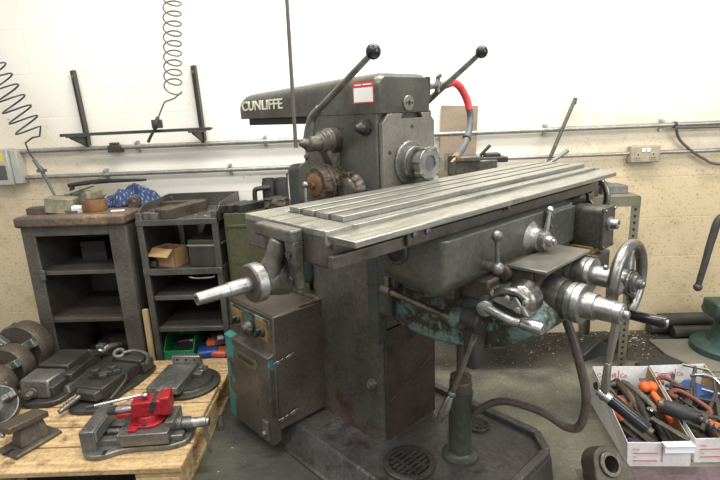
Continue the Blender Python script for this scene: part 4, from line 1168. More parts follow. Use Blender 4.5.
MB().box((.125, -.085, .028), (.29, .085, .072)).box((.117, -.085, .04), (.126, .085, .074)).box((.27, -.05, .06), (.30, .05, .09)).done('moving_jaw', 'iron', t, .003)
sn = MB().lathe((.05, 0, .035), (1, 0, 0), [(0, .012), (.25, .012)], 16).lathe((.285, 0, .048), (1, 0, 0), [(0, .026), (.03, .026), (.032, .02), (.07, .02), (.072, .017)], 26).done('screw', 'iron', t)
h_ = MB().lathe((.35, 0, .05), (1, 0, 0), [(0, .0185), (.05, .0185), (.052, .016), (.06, .016)], 26).done('handle_hub', 'steel', sn)
MB().tube([(.395, -.01, .06), (.4, -.016, .0), (.405, -.02, -.065)], .006, 10, 3).done('handle_bar', 'steel', sn)
# red vise on top
t = thing('red_vise', 'small red swivel vise standing on the front machine vise', 'vise', (-.842, 1.555, ZP + .0735), R(12), G6)
MB().prism(outline([(-.06, -.03), (-.02, -.055), (.03, -.055), (.06, -.02), (.06, .02), (.03, .055), (-.02, .055), (-.06, .03), (-.06, -.03)], 3)[:-1], (0, 0, .009)).prism([(-.055, -.07, 0), (-.03, -.07, 0), (-.02, -.045, 0), (-.06, -.03, 0)], (0, 0, .009)).done('swivel_base', 'redpaint', t, .002)
MB().cyl((0, 0, .008), (0, 0, .03), .042, .038).done('swivel_disc', 'redpaint', t, .003)
MB().lathe((-.005, -.048, .008), (0, 0, 1), [(0, .009), (.008, .009)], 6).done('clamp_bolt', 'iron_dark', t)
bd = MB().box((-.045, -.032, .03), (.08, .032, .085)).box((-.1, -.026, .03), (-.04, -.0, .048)).box((.052, -.035, .028), (.085, .035, .095)).done('vise_body', 'redpaint', t, .004)
MB().box((.018, -.036, .04), (.034, .036, .088), (0, R(18), 0)).done('jaw_plate', 'rubber', bd, .002)
MB().cyl((-.11, -.01, .058), (-.04, -.01, .058), .012).done('guide_rod', 'steel', bd)
MB().lathe((-.125, -.01, .058), (1, 0, 0), [(0, .014), (.02, .014), (.021, .017), (.026, .017)], 20).done('black_knob', 'rubber', bd)
hb_ = MB().tube([(-.16, -.04, .102), (-.0, -.005, .103)], .0055, 10, 1).sphere((0, -.005, .101), .014, (1, 1, .6)).done('tommy_bar', 'chrome', t)
MB().cyl((-.178, -.044, .102), (-.155, -.039, .102), .0065).done('bar_sleeve', 'rubber', hb_)

# drill vise with swivel base
t = thing('drill_vise', 'grey swivel vise at the right rear corner of the pallet, jaws closed', 'vise', (-.885, 1.90, ZP), R(-4), G6)
MB().lathe((.05, .02, 0), (0, 0, 1), [(0, .128), (.012, .128), (.015, .122), (.015, .1), (.022, .095), (.028, .095)], 44).done('swivel_base', 'iron_dark', t)
MB().box((-.06, -.1, .02), (.065, .11, .035)).done('body', 'iron_dark', t, .004)
MB().box((-.07, -.115, .034), (.062, .085, .062)).box((-.05, -.118, .03), (.045, -.1, .05)).done('moving_jaw', 'iron', t, .003)
fj = MB().box((-.055, .09, .028), (.075, .118, .098)).done('fixed_jaw', 'steel', t, .003)
for x in (-.03, .01, .05):
    MB().cyl((x, .0885, .08), (x, .0905, .08), .005, seg=12).done('jaw_hole', 'hole', fj)
MB().lathe((.085, .07, .03), (0, 0, 1), [(0, .022), (.014, .022), (.016, .012), (.03, .012)], 6).box((.06, .03, .028), (.1, .11, .045)).done('clamp_lug', 'iron', t, .002)
s_ = MB().lathe((-.005, -.11, .055), (-.12, -1, .05), [(0, .014), (.05, .013)], 20).done('screw_end', 'steel', t)
MB().lathe((-.011, -.158, .0575), (-.12, -1, .05), [(0, .017), (.022, .018), (.025, .014)], 20).done('handle_collar', 'chrome', s_)
for x in (-.045, .03):
    MB().lathe((x, -.118, .045), (0, -1, 0), [(0, .006), (.005, .006)], 10).done('bolt', 'iron', t)

# long vise in the middle
t = thing('long_vise', 'long dark vise in the middle of the pallet with loose clamps on top', 'vise', (-1.165, 1.90, ZP), R(-12), G6)
MB().prism(outline([(-.075, -.17), (-.03, -.2), (.03, -.2), (.09, -.17), (.085, -.06), (.095, .05), (.09, .17), (.05, .2), (-.05, .2), (-.08, .17), (-.075, -.17)], 4)[:-1], (0, 0, .02)).done('base', 'iron_dark', t, .004)
MB().box((-.06, -.12, .018), (.062, .15, .068)).done('body', 'iron_dark', t, .005)
MB().box((-.064, -.125, .055), (.066, .075, .078)).hull([(-.055, -.15, .03), (.055, -.15, .03), (.06, -.115, .03), (-.06, -.115, .03)], [(-.04, -.145, .062), (.04, -.145, .062), (.064, -.115, .074), (-.06, -.115, .074)]).done('moving_jaw', 'iron_dark', t, .004)
MB().box((-.06, .1, .06), (.075, .155, .085)).box((.055, .1, .02), (.09, .17, .07)).done('fixed_jaw', 'iron_dark', t, .006)
s_ = MB().tube([(-.03, -.13, .045), (-.045, -.235, .03)], [.012, .0105], 14, 1)
for k in range(5):
    s_.torus((-.036 - .0025 * k, -.17 - .012 * k, .04 - .0018 * k), (-.14, -1, -.1), .0105, .003, 16, 6)
s_.done('screw', 'iron', t)
MB().tube([(.05, .02, .075), (.085, -.01, .06), (.09, -.12, .03)], .006, 8, 3).done('side_bar', 'iron_dark', t)
t = thing('clamp_dog', 'pair of black clamp dogs lying on the long vise', 'clamp', (-1.17, 1.875, ZP + .0785), R(20))
MB().box((-.06, -.014, 0), (.06, .014, .02)).lathe((-.035, .0, .015), (0, 0, 1), [(0, .019), (.022, .018)], 8).lathe((.03, .004, .015), (0, 0, 1), [(0, .019), (.022, .018)], 8).box((-.02, -.035, .0), (.01, .03, .018)).done('clamp_body', 'rackiron', t, .003)
MB().cyl((-.035, 0, .03), (-.035, 0, .044), .008, seg=8).cyl((.03, 0.004, .03), (.03, 0.004, .044), .008, seg=8).done('clamp_screw', 'iron_dark', t)
t = thing('ring_spanner', 'steel ring-ended handle laid across the back of the long vise', 'spanner', (-1.19, 2.035, ZP + .086), R(2))
MB().torus((0, 0, .012), (.2, -.5, 1), .02, .0085, 28, 10).tube([(.02, 0, .012), (.07, .012, .016), (.14, -.03, .012), (.165, -.1, .006)], [.008, .007, .008, .007], 10, 4).done('spanner_body', 'iron', t)
# big vise on the left
t = thing('swivel_vise', 'broad grey machine vise on the left of the pallet beside the chucks', 'vise', (-1.415, 1.93, ZP), R(-4), G6)
MB().prism(outline([(-.1, -.15), (-.04, -.17), (.03, -.175), (.1, -.14), (.12, -.03), (.135, .08), (.13, .2), (.07, .25), (-.05, .24), (-.1, .15), (-.1, -.15)], 4)[:-1], (0, 0, .024)).done('base', 'iron_dark', t, .005)
MB().box((-.075, -.13, .02), (.075, .19, .07)).done('body', 'iron_dark', t, .005)
MB().hull([(-.07, -.142, .025), (.06, -.142, .025), (.075, -.03, .025), (-.07, -.03, .025)], [(-.07, -.13, .1), (.055, -.13, .1), (.07, -.03, .104), (-.07, -.03, .104)]).done('front_jaw', 'iron', t, .008)
MB().box((-.07, -.02, .06), (.068, .13, .112)).hull([(-.07, .13, .06), (.07, .13, .06), (.09, .2, .06), (-.03, .2, .06)], [(-.07, .125, .112), (.068, .125, .112), (.085, .17, .09), (-.02, .17, .09)]).done('moving_jaw', 'iron_dark', t, .008)
MB().box((.05, -.05, .045), (.1, .04, .085)).hull([(.08, -.1, .02), (.12, -.1, .02), (.13, .1, .02), (.09, .1, .02)], [(.08, -.08, .05), (.1, -.08, .05), (.11, .09, .05), (.09, .09, .05)]).done('clamp_side', 'iron_dark', t, .006)
MB().lathe((-.01, -.14, .052), (0, -1, 0), [(0, .022), (.008, .022), (.01, .015), (.03, .014), (.031, .011), (.04, .01)], 22).done('screw_end', 'iron', t)
MB().tube([(.06, .19, .06), (.09, .24, .07), (.11, .3, .05)], .014, 10, 3).box((.05, .2, .075), (.085, .23, .095)).done('rear_screw', 'steel', t, .002)
# bench block in the front left
t = thing('tilting_table', 'small brown cast table on a slotted foot at the front left of the pallet', 'casting', (-1.272, 1.535, ZP), R(66), G6)
MB().hull([(-.085, -.05, 0), (.085, -.05, 0), (.085, .065, 0), (-.085, .065, 0)], [(-.08, -.046, .014), (.08, -.046, .014), (.08, .06, .014), (-.08, .06, .014)]).done('foot', 'iron_brown', t, .005)
MB().box((-.095, .0, .012), (-.06, .012, .0155)).done('foot_slot', 'hole', t)
MB().hull([(-.05, -.025, .012), (.05, -.025, .012), (.05, .04, .012), (-.05, .04, .012)], [(-.03, .0, .075), (.04, .0, .075), (.04, .04, .075), (-.03, .04, .075)]).hull([(.02, -.03, .012), (.055, -.03, .012), (.055, .0, .012), (.02, .0, .012)], [(.03, -.005, .075), (.05, -.005, .075), (.05, .01, .075), (.03, .01, .075)]).done('web', 'iron_brown', t, .006)
MB().box((-.075, -.02, .075), (.065, .065, .098), (R(-6), R(5), 0)).done('tilting_plate', 'iron_brown', t, .004)
MB().cyl((-.06, .05, .055), (-.06, .1, .06), .006).sphere((-.06, .104, .06), .009).sphere((-.06, .055, .055), .0085).done('clamp_pin', 'chrome', t)

# lathe chucks standing on their rims
def chuck(label, ctr, r, th, ax, mb='iron_brown', rod=False):
    t = thing('lathe_chuck', label, 'chuck', (ctr[0], ctr[1], ctr[2]), 0, 'chucks stood in a row at the left of the pallet')
    a = Vector(ax).normalized()
    o = -a * th * .5
    MB().lathe(o, a, [(0, r * .9), (.006, r * .985), (.01, r), (th - .006, r), (th, r * .97), (th, r * .3), (th - .03, r * .28)], 56).done('chuck_body', mb, t)
    MB().lathe(a * (th * .5 - .0005), a, [(0, r * .985), (.0015, r * .985), (.0015, r * .94), (0, r * .94)], 56).done('bright_rim', 'steel', t)
    e1 = a.cross(Vector((0, 0, 1))).normalized(); e2 = e1.cross(a)
    for k in range(3):
        q = R(35 + 120 * k)
        d = e1 * math.cos(q) + e2 * math.sin(q)
        j = MB()
        j.bar(d * r * .38 + a * (th * .5 + .014), d * r * 1.02 + a * (th * .5 + .014), .035 * r / .1, .028, a)
        j.bar(d * r * .38 + a * (th * .5 + .036), d * r * .72 + a * (th * .5 + .036), .03 * r / .1, .02, a)
        j.done('chuck_jaw', 'iron', t, .003)
    side = e1 * .5 - e2 * -.86
    for k in range(2):
        q = R(70 - 75 * k)
        d = e1 * math.cos(q) + e2 * math.sin(q)
        MB().cyl(d * (r - .002), d * (r + .0035), .009, seg=12).done('key_hole', 'hole', t)
chuck('biggest chuck, farthest back against the wall left of the cabinet', (-1.655, 2.085, ZP + .118), .118, .085, (-.12, -1, .05))
chuck('middle-sized chuck standing in front of the biggest one', (-1.625, 1.945, ZP + .095), .095, .075, (-.12, -1, .05))
chuck('smaller chuck in front of the middle-sized one, half out of the photo', (-1.60, 1.815, ZP + .078), .078, .07, (-.1, -1, .05))
chuck('dark chuck lying tilted beside the small brown cast table', (-1.475, 1.665, ZP + .075), .072, .06, (.35, -.75, .5), 'iron_dark')
tag(MB().tube([(-1.64, 1.66, ZP + .125), (-1.53, 1.785, ZP + .103)], .0045, 8, 1).done('bright_rod', 'steel'), 'thin bright rod resting against the smaller chuck', 'rod')
tag(MB().cyl((-.70, 1.86, .012), (-.675, 1.79, .012), .0115).done('steel_pin', 'iron'), 'short steel pin lying on the floor right of the pallet', 'pin')

# ------------------------------------------------------------------ boxes of tools
def tool_box(label, fb0, fb1, rb0, rb1, ft0, ft1, rt0, rt1, group):
    t = thing('card_tray', label, 'box', (0, 0, 0), 0, group)
    def sheet(q, name, m, th):
        b = MB()
        n = (Vector(q[1]) - Vector(q[0])).cross(Vector(q[3]) - Vector(q[0])).normalized() * th
        b.hull(q, [tuple(Vector(p) + n) for p in q])
        return b.done(name, m, t)
    sheet([fb0, fb1, ft1, ft0], 'front_panel', 'whitecard', -.003)
    sheet([rb0, rb1, rt1, rt0], 'rear_panel', 'whitecard', .003)
    sheet([fb0, rb0, rt0, ft0], 'side_panel', 'whitecard', .0015)
    sheet([fb1, rb1, rt1, ft1], 'side_panel', 'whitecard', -.0015)
    i = Vector((.002, 0, 0))
    sheet([tuple(Vector(p) + i) for p in (fb0, rb0, rt0, ft0)], 'side_lining', 'card', -.001)
    sheet([tuple(Vector(p) - i) for p in (fb1, rb1, rt1, ft1)], 'side_lining', 'card', .001)
    sheet([fb0, fb1, rb1, rb0], 'bottom_panel', 'card', .002)
    # print on the inside of the rear panel and on the front
    rx = (Vector(rt1) - Vector(rt0)).normalized(); ru = (Vector(rt0) - Vector(rb0)).normalized()
    n = rx.cross(ru)
    wr = (Vector(rt1) - Vector(rt0)).length
    o = Vector(rt0) + n * .0045 - ru * .048 + rx * .022
    text('Cottrill', 'printed_name', 'redprint', t, o, rx, ru, wr * .34, .0004, .02)
    text('Co.', 'printed_name', 'redprint', t, o + rx * wr * .42, rx, ru, wr * .13, .0004, .018)
    MB().bar(o + rx * wr * .385 - ru * .008, o + rx * wr * .385 + ru * .03, .0035, .0008, n).bar(o - ru * .011, o - ru * .011 + rx * wr * .36, .0008, .0016, n).done('printed_rule', 'redprint', t)
    fx = (Vector(fb1) - Vector(fb0)).normalized(); fu = (Vector(ft0) - Vector(fb0)).normalized(); fn = fx.cross(fu)
    wf = (Vector(fb1) - Vector(fb0)).length
    o = Vector(fb0) + fn * .0035
    text('From:', 'printed_line', 'redprint', t, o + fx * .018 + fu * .07, fx, fu, .022, .0003)
    text('To:', 'printed_line', 'redprint', t, o + fx * .018 + fu * .038, fx, fu, .012, .0003)
    p = MB()
    p.bar(o + fx * .018 + fu * .058, o + fx * .1 + fu * .058, .0008, .0035, fn).bar(o + fx * .018 + fu * .026, o + fx * .1 + fu * .026, .0008, .0035, fn).bar(o + fx * wf * .54 + fu * .02, o + fx * wf * .54 + fu * .085, .0025, .0008, fn).bar(o + fx * .13 + fu * .076, o + fx * .16 + fu * .076, .0008, .003, fn)
    p.done('printed_rule', 'redprint', t)
    return t
G7 = 'white card trays of tools'
tool_box('white card tray of mixed hand tools, the one with the black crank grip above it', (.847, 1.537, .001), (1.06, 1.53, .001), (.883, 1.95, .001), (1.10, 1.945, .001), (.837, 1.532, .1), (1.05, 1.524, .1), (.897, 1.975, .15), (1.128, 1.967, .15), G7)
tool_box('white card tray at the right edge of the photo, full of clamps', (1.083, 1.55, .001), (1.31, 1.552, .001), (1.118, 1.948, .001), (1.345, 1.95, .001), (1.074, 1.545, .1), (1.315, 1.547, .1), (1.136, 1.972, .15), (1.365, 1.975, .15), G7)
G8 = 'hand tools in the white card trays'
def rod_tool(name, label, cat, m, pts, r, n=4, seg=10):
    return tag(MB().tube(pts, r, seg, n).done(name, m), label, cat, G8)
def handled(name, label, cat, pts, rh, mh, rs, ms, split=.5):
    a, b = Vector(pts[0]), Vector(pts[1])
    k = a.lerp(b, split)
    t = thing(name, label, cat, tuple(a), 0, G8)
    d = b - a
    MB().tube([(0, 0, 0), d * split * .15, d * split * .8, d * split], [rh * .8, rh, rh, rh * .75], 12, 3).done('handle', mh, t)
    MB().tube([d * split, d], rs, 10, 1).done('shank', ms, t)
    return t
# floor layer of long dark tools that fills each tray
rnd = random.Random(11)
fill = [('dark file lying along the left side of the first tray', (.885, 1.60), (.93, 1.88)), ('dark bar next to the file in the first tray', (.915, 1.57), (.965, 1.90)), ('flat dark rasp in the middle of the first tray', (.955, 1.565), (1.0, 1.9)),
        ('grey bar in the first tray under the big dark grinder', (.985, 1.56), (1.03, 1.88)), ('long dark drift at the right side of the first tray', (1.02, 1.56), (1.06, 1.9))]
for i, (lab, a, b_) in enumerate(fill):
    m_ = ('iron_dark', 'rubber', 'iron_dark', 'iron', 'rackiron')[i]
    rod_tool('long_tool', lab, 'tool', m_, [(a[0], a[1], .02 + .004 * (i % 2)), (b_[0], b_[1], .022)], [.012, .015, .011], 1)
fill2 = [('black bar along the left side of the clamp tray', (1.115, 1.6), (1.145, 1.9)), ('dark rod in the middle of the clamp tray', (1.165, 1.58), (1.2, 1.92)), ('dark rod right of the middle in the clamp tray', (1.21, 1.58), (1.25, 1.92))]
for i, (lab, a, b_) in enumerate(fill2):
    rod_tool('long_tool', lab, 'tool', ('rubber', 'iron_dark', 'rackiron')[i], [(a[0], a[1], .022), (b_[0], b_[1], .024)], [.015, .013], 1)
handled('screwdriver', 'salmon orange handled screwdriver at the left of the first tray', 'screwdriver', ((.9, 1.69, .085), (.885, 1.86, .06)), .016, 'salmon', .005, 'iron', .55)
handled('screwdriver', 'second salmon handled tool crossing the first near the tray wall', 'screwdriver', ((.925, 1.72, .11), (.945, 1.88, .085)), .013, 'salmon', .005, 'iron', .6)
rod_tool('wooden_handle', 'brown wooden tool handle slanting across the middle of the first tray', 'handle', 'copper', [(.975, 1.92, .11), (.985, 1.83, .1), (.99, 1.7, .07)], [.016, .018, .015])
t = thing('hammer', 'dark ball hammer head at the back left of the first tray', 'hammer', (.93, 1.90, .1), 0, G8)
MB().lathe((-.05, 0, 0), (1, .1, 0), [(0, .016), (.02, .018), (.03, .013), (.07, .013), (.08, .019), (.1, .02), (.102, .017)], 22).done('hammer_head', 'iron_dark', t, .002)
MB().tube([(0, 0, 0), (.03, -.12, -.04), (.05, -.22, -.06)], [.01, .012, .013], 10, 3).done('handle', 'iron_brown', t)
tag(MB().bar((1.075, 1.9, .13), (1.035, 1.76, .075), .006, .03, (1, .3, .3)).done('flat_file', 'iron_dark', None, .001), 'flat dark blade standing up by the right wall of the first tray', 'file', G8)
t = thing('orange_mallet', 'orange ball-topped plastic tool leaning on the right wall of the first tray', 'mallet', (1.062, 1.84, .128), 0, G8)
MB().sphere((-.012, 0, 0), .022).sphere((.014, -.004, .002), .022).done('ball_head', 'orange', t)
MB().tube([(.005, -.03, -.01), (.012, -.09, -.03), (.01, -.17, -.055)], [.011, .014, .012], 12, 3).done('grip', 'orange', t)
rod_tool('spanner', 'grey spanner crossing from the back of the first tray to the grinder', 'spanner', 'iron', [(.99, 1.90, .12), (1.02, 1.83, .11), (1.04, 1.72, .095)], [.01, .015, .01])
rod_tool('spanner', 'dark spanner with a bright end, left of the crossing grey one', 'spanner', 'iron_dark', [(1.025, 1.92, .095), (1.0, 1.8, .1), (.98, 1.66, .085)], [.012, .014, .013])
tag(MB().torus((1.012, 1.71, .108), (.3, .2, 1), .014, .006, 20, 8).done('steel_ring', 'chrome'), 'bright ring lying among the spanners of the first tray', 'ring', G8)
t = thing('die_grinder', 'fat dark hand grinder with a cable lying across both trays', 'grinder', (1.052, 1.628, .14), 0, G8)
MB().lathe((-.035, .06, .005), (.75, -.6, -.02), [(0, .018), (.015, .026), (.05, .028), (.09, .027), (.1, .02), (.125, .016), (.13, .01)], 26).done('grinder_body', 'rubber', t)
MB().lathe((-.03, .056, .005), (.75, -.6, -.02), [(0, .0275), (.012, .0285), (.014, .027)], 26).done('copper_band', 'copper', t)
sr = MB()
for k in range(6):
    sr.torus((.065 + .007 * k, -.018 - .016 * k, .002 - .001 * k), (.4, -.9, -.05), .009, .003, 16, 6)
sr.done('strain_relief', 'iron', t)
MB().tube([(.06, -.012, .002), (.105, -.11, -.004), (.16, -.18, -.012), (.26, -.22, -.05), (.42, -.26, -.133), (.9, -.3, -.133)], .0065, 10, 5).done('cable', 'rubber', t)
tag(MB().bar((.985, 1.66, .108), (1.045, 1.535, .105), .022, .006).done('steel_strip', 'iron', None, .001), 'flat steel strip pointing at the front of the first tray', 'strip', G8)
tag(MB().box((.95, 1.506, .075), (1.05, 1.512, .103), (R(-20), 0, 0)).box((.95, 1.5, .1), (1.05, 1.53, .104)).done('bent_sheet', 'whitepaper', None, .001), 'bent white sheet hooked over the front edge of the first tray', 'sheet', G8)
rod_tool('navy_handle', 'navy blue handle low at the front left of the first tray', 'handle', 'bluedark', [(.875, 1.6, .06), (.905, 1.57, .06), (.94, 1.555, .055)], [.012, .015, .012])
tag(MB().bar((.895, 1.73, .08), (.94, 1.56, .075), .03, .005).done('paint_scraper', 'iron_dark', None, .001), 'wide dark blade under the black crank grip in the first tray', 'blade', G8)
tag(MB().bar((.88, 1.7, .06), (.915, 1.58, .062), .02, .008).done('paint_scraper', 'iron_dark', None, .001), 'narrow dark blade left of the wide one in the first tray', 'blade', G8)
more = [('slim dark rod across the back of the first tray', 'iron_dark', (.9, 1.86, .07), (1.03, 1.9, .09), .009), ('stubby brown punch near the middle of the first tray', 'iron_brown', (.95, 1.75, .075), (1.0, 1.82, .1), .012),
        ('black shank lying under the grinder in the first tray', 'rubber', (1.0, 1.58, .06), (1.05, 1.8, .06), .013), ('dark bar low along the right wall of the first tray', 'iron_dark', (1.03, 1.57, .045), (1.06, 1.78, .05), .014),
        ('black rod close to the front panel of the first tray', 'rubber', (.9, 1.56, .04), (1.03, 1.575, .045), .012), ('grey rod under the wooden handle in the first tray', 'iron', (.93, 1.62, .055), (.965, 1.8, .065), .01),
        ('dark socket bar at the rear of the first tray', 'iron_dark', (.93, 1.93, .05), (1.07, 1.92, .06), .016)]
for lab, m_, a, b_, r_ in more:
    rod_tool('steel_rod', lab, 'rod', m_, [a, b_], [r_ * .9, r_, r_ * .8], 1)
more2 = [('black bar across the front of the clamp tray', 'rubber', (1.12, 1.575, .05), (1.29, 1.58, .055), .014), ('dark rod across the middle of the clamp tray', 'iron_dark', (1.13, 1.7, .055), (1.3, 1.72, .06), .013),
         ('brown rod deep along the left side of the clamp tray', 'iron_brown', (1.13, 1.6, .055), (1.155, 1.86, .06), .012), ('black bar low at the right of the clamp tray', 'rubber', (1.27, 1.58, .03), (1.31, 1.9, .035), .016), ('dark rod across the rear of the clamp tray', 'iron_dark', (1.15, 1.9, .06), (1.31, 1.91, .06), .014)]
for lab, m_, a, b_, r_ in more2:
    rod_tool('steel_rod', lab, 'rod', m_, [a, b_], [r_ * .9, r_, r_ * .8], 1)
# clamps
def g_clamp(label, loc, rz, tilt, m, s=1):
    t = thing('g_clamp', label, 'clamp', loc, 0, G8)
    t.rotation_euler = (tilt[0], tilt[1], rz)
    MB().tube([Vector(p) * s for p in ((-.03, .08, 0), (-.05, .1, 0), (-.02, .125, 0), (.02, .11, 0), (.035, .05, 0), (.035, -.05, 0), (.02, -.095, 0), (-.02, -.11, 0), (-.05, -.09, 0))], .0155 * s, 10, 5).done('clamp_frame', m, t)
    sc_ = MB().tube([Vector((-.03, -.16, 0)) * s, Vector((-.03, .05, 0)) * s], .006 * s, 10, 1).cyl(Vector((-.03, .05, 0)) * s, Vector((-.03, .06, 0)) * s, .012 * s).done('clamp_screw', 'iron_dark', t)
    MB().tube([Vector((-.07, -.15, 0)) * s, Vector((.01, -.15, 0)) * s], .0045 * s, 8, 1).done('tommy_bar', 'iron', sc_)
g_clamp('red-brown clamp frame at the back left of the clamp tray', (1.175, 1.83, .12), R(24), (R(12), R(-6)), 'redbrown', .6)
g_clamp('second red-brown clamp frame, in front of the back left one', (1.178, 1.735, .118), R(26), (R(10), R(-8)), 'redbrown', .62)
def t_clamp(label, a, b_, m='rackiron'):
    t = thing('bar_clamp', label, 'clamp', a, 0, G8)
    d = Vector(b_) - Vector(a)
    x = d.cross(Vector((0, 0, 1))).normalized()
    MB().tube([(0, 0, 0), d], .0075, 10, 1).bar(d * .55, d, .012, .02).done('clamp_bar', m, t, .001)
    MB().tube([-x * .045, x * .045], .0065, 10, 1).done('t_handle', 'iron', t)
    MB().bar(d * .6 - x * .004, d * .6 + x * .075, .014, .018).bar(d * .95, d * .95 + x * .075, .014, .018).tube([d * .3 + x * .07, d * .6 + x * .07, d * .66 + x * .07], .007, 10, 1).done('clamp_jaw', m, t, .002)
t_clamp('black bar clamp with a tee handle at the back of the clamp tray', (1.30, 1.93, .16), (1.165, 1.73, .10))
t_clamp('second black bar clamp lying towards the front of the clamp tray', (1.29, 1.78, .13), (1.13, 1.6, .09))
t_clamp('third bar clamp, along the right wall of the clamp tray', (1.33, 1.86, .15), (1.22, 1.64, .10), 'iron_dark')
lump('blue_clamp', 'blue casting under the bar clamps in the clamp tray', 'casting', 'blue', (1.25, 1.84, .06), (.11, .12, .06), 17, .4, G8)
for i, (x, lab) in enumerate(((1.165, 'left orange strip at the front of the clamp tray'), (1.185, 'right orange strip at the front of the clamp tray'))):
    tag(MB().bar((x, 1.67, .098), (x + .06, 1.565, .094), .012, .006).done('orange_strip', 'orange', None, .001), lab, 'strip', G8)
tag(MB().tube([(1.25, 1.88, .15), (1.29, 1.86, .165), (1.325, 1.84, .155), (1.33, 1.8, .14)], [.006, .008, .007, .006], 10, 3).done('chrome_hook', 'chrome'), 'bright hook lying over the bar clamps', 'hook', G8)
# board under the trays
tag(MB().box((.66, 1.18, 0.0), (1.5, 1.528, .0012)).done('floor_board', 'maroon'), 'dull maroon sheet on the floor in front of the white trays', 'sheet')

# eye lug at the bottom edge
t = thing('lug_casting', 'rusty iron casting with a bushed eye on the floor before the trays', 'casting', (.694, 1.352, .035), R(22))
t.scale = (1.12, 1.12, 1.12)
arch = [(-.062, 0, -.02), (-.058, 0, .06)]
for k in range(0, 13):
    a = R(180 - 15 * k)
    arch.append((.05 * math.cos(a), 0, .075 + .05 * math.sin(a)))
arch += [(.062, 0, .06), (.07, 0, -.02)]
def tiltp(p):
    v_ = Vector(p); a = R(-38)
    return (v_.x, v_.y * math.cos(a) - v_.z * math.sin(a) - .02, v_.y * math.sin(a) + v_.z * math.cos(a) + .03)
b = MB()
b.hull([tiltp((p[0], -.03, p[2])) for p in arch], [tiltp((p[0], .03, p[2])) for p in arch])
axv = Vector(tiltp((0, -1, 0))) - Vector(tiltp((0, 0, 0)))
lug = b.done('lug_body', 'iron_brown', t, .006)
bore_out(lug, MB().lathe(tiltp((0, .04, .075)), axv, [(0, .0225), (.1, .0225)], 28))
b = MB().lathe(tiltp((0, -.028, .075)), axv, [(0, .0345), (.008, .034), (.01, .0315)], 32)
eye = b.done('bush', 'worn_brown', t)
bore_out(eye, MB().lathe(tiltp((0, .04, .075)), axv, [(0, .0222), (.1, .0222)], 28))
MB().lathe(tiltp((0, .026, .075)), axv, [(0, .0222), (.012, .0222), (.0125, .012), (.004, .011)], 28).done('eye_floor', 'iron_brown', eye)
MB().box((-.1, -.06, -.031), (.08, .05, .0)).tube([(-.09, -.02, -.015), (-.2, -.03, -.019)], .012, 10, 1).done('foot', 'iron_brown', t, .006)

# ------------------------------------------------------------------ right hand side
t = thing('slotted_stand', 'olive slotted angle stand behind the right end of the table', 'stand', (0, 0, 0))
X0, X1, Y0, Y1, ZS = .36, 1.145, 2.19, 2.625, .84
for x in (X0, X1):
    for y in (Y0, Y1):
        dx = .035 if x == X0 else -.035
        dy = .035 if y == Y0 else -.035
        lg = MB().box((min(x, x + dx), min(y, y + .003), 0), (max(x, x + dx), y + .003, ZS)).box((min(x, x + .003), min(y, y + dy), 0), (x + .003, max(y, y + dy), ZS)).done('leg', 'slotted', t)
        if x == X1 and y == Y0:
            hb_ = MB()
            for k in range(27):
                hb_.box((x - .022, y - .0008, .03 + k * .03), (x - .012, y + .0005, .042 + k * .03))
            hb_.done('slot_row', 'hole', lg)
for (a, b_) in (((X0, Y0), (X1, Y0)), ((X0, Y1), (X1, Y1)), ((X0, Y0), (X0, Y1)), ((X1, Y0), (X1, Y1))):
    MB().bar((*a, ZS - .02), (*b_, ZS - .02), .004, .04).done('rail', 'slotted', t)
MB().box((X0, Y0, ZS), (X1, Y1, ZS + .006)).done('top_sheet', 'slotted', t, .001)
MB().box((X0, Y0, .3), (X0 + .4, Y1, .306)).done('lower_sheet', 'slotted', t, .001)
zs = ZS + .0065
G9 = 'offcuts on the slotted stand'
for i, (x, y, s_, rz, m_, lab) in enumerate(((1.06, 2.30, (.12, .09, .035), .1, 'iron', 'grey block near the right end of the slotted stand'), (.93, 2.27, (.1, .12, .05), -.2, 'iron_dark', 'dark block on the stand behind the table handwheel'), (1.11, 2.44, (.06, .2, .02), .1, 'iron', 'flat bar at the right edge of the slotted stand'), (.97, 2.43, (.13, .05, .04), .3, 'iron', 'grey bar towards the back of the slotted stand'), (1.02, 2.36, (.05, .05, .05), .5, 'iron_dark', 'small dark cube between the blocks on the stand'))):
    bar_thing(lab, (x, y, zs), s_, rz, m_, G9, name='steel_offcut')
tag(MB().bar((.41, 2.595, zs + .004), (.43, 2.628, zs + .415), .185, .012, (0, 1, 0)).done('brown_board', 'boardbrown', None, .002), 'grey-brown board leaning on the wall behind the cutter', 'board')
t = thing('milling_fixture', 'grey fixture with a short lever on the stand behind the table', 'fixture', (.46, 2.40, zs))
MB().box((-.12, -.06, 0), (.1, .06, .165)).box((-.1, -.07, .16), (.02, .05, .185)).box((-.13, -.065, .1), (-.09, .06, .195)).done('fixture_body', 'casting', t, .006)
MB().box((.02, -.05, .15), (.15, .05, .175)).box((.05, -.03, .17), (.12, .03, .192)).done('fixture_clamp', 'iron_dark', t, .004)
MB().tube([(.03, 0, .18), (.075, -.01, .228)], .008, 10, 1).done('short_lever', 'iron_dark', t)
tag(MB().tube([(.80, 2.5, zs + .012), (1.0, 2.615, 1.27)], .009, 10, 1).cyl((.994, 2.61, 1.245), (1.001, 2.6155, 1.273), .01).done('leaning_rod', 'iron_dark'), 'long thin rod leaning against the wall behind the table', 'rod')
tag(MB().tube([(.75, 2.42, .93), (.935, 2.5, 1.025)], .0095, 10, 1).tube([(.75, 2.42, .93), (.68, 2.37, zs + .01)], .0095, 10, 1).done('short_rod', 'iron'), 'short rod slanting up just right of the long leaning one', 'rod')

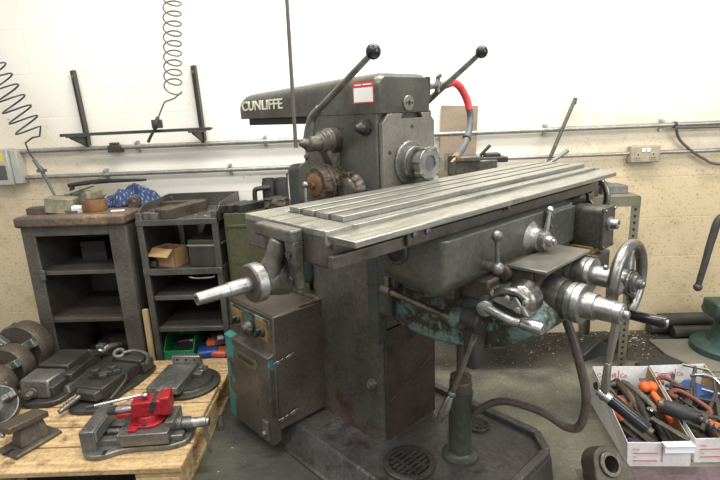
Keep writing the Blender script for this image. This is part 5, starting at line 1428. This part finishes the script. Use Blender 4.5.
# hand press at the right edge
t = thing('hand_press', 'dark green cast hand press with a long curved lever at the right edge', 'press', (0, 0, 0))
pb = MB().lathe((1.73, 2.36, .012), (0, 0, 1), [(0, .16), (.03, .16), (.045, .14), (.05, .09), (.07, .075), (.2, .06), (.21, .07), (.24, .07), (.25, .06)], 36)
pb.done('base', 'darkgreen', t)
MB().box((1.62, 2.30, .2), (1.9, 2.42, .28)).cyl((1.655, 2.28, .22), (1.655, 2.44, .22), .028).done('press_frame', 'darkgreen', t, .01)
lv = MB().tube([(1.84, 2.33, .25), (1.86, 2.32, .6), (1.80, 2.31, .735), (1.68, 2.3, .745), (1.575, 2.3, .71), (1.548, 2.3, .62), (1.53, 2.3, .5), (1.512, 2.3, .385)], [.02, .018, .018, .018, .0175, .017, .015, .0135], 14, 6)
lv = lv.done('lever', 'rackiron', t)
MB().sphere((1.511, 2.3, .375), .02).done('ball_end', 'rackiron', lv)
tag(MB().box((1.42, 2.16, 0), (2.0, 2.5, .011)).done('grey_sheet', 'matgrey', None, .002), 'grey sheet on the floor under the green hand press', 'sheet')
o = tag(MB().box((-.11, -.07, 0), (.1, .07, .03)).done('black_wedge', 'rubber', None, .004), 'flat black block on the floor at the corner of the grey sheet', 'block')
place(o, (1.335, 2.2, 0), (0, 0, R(25)))
G10 = 'bars lying by the wall'
for i, (y, z, x0, x1, lab) in enumerate(((2.60, .035, 1.47, 2.2, 'round bar lying along the foot of the wall'), (2.535, .035, 1.56, 2.2, 'shorter round bar in front of the one by the wall'), (2.567, .094, 1.5, 2.2, 'round bar lying on top of the two bars by the wall'))):
    tag(MB().cyl((x0, y, z), (x1, y, z), .034, seg=20).done('round_bar', 'rackiron', None, .003), lab, 'bar', G10)
for i, (x, y, rz, lab) in enumerate(((1.06, 2.36, .5, 'black angled offcut on the floor inside the slotted stand'), (1.17, 2.42, -.4, 'black angled offcut on the floor right of the slotted stand'))):
    t = thing('angle_offcut', lab, 'offcut', (x, y, 0), rz, 'black offcuts on the floor')
    MB().prism([(-.09, -.03, 0), (.09, -.03, 0), (.09, -.03, .05), (.03, -.03, .09), (-.09, -.03, .035)], (0, .06, 0)).done('offcut_body', 'rackiron', t, .004)

# swarf on the floor and on the machine foot
b = MB()
rnd = random.Random(8)
flakes(b, 420, lambda r: (r.uniform(.3, 1.5), min(2.62, r.gauss(2.45, .12))), .0, .003, .009, rnd)
flakes(b, 160, lambda r: (r.uniform(1.0, 1.5), r.uniform(2.4, 2.63)), .0, .004, .012, rnd)
flakes(b, 220, lambda r: (r.uniform(-.7, -.1), r.uniform(.95, 1.75)), .0, .0015, .004, rnd)
flakes(b, 160, lambda r: (r.uniform(.4, .85), r.uniform(1.5, 2.3)), .0, .0015, .004, rnd)
tag(b.done('metal_swarf', 'swarf'), 'bright metal swarf sprinkled over the workshop floor around the machine', 'swarf', kind='stuff')
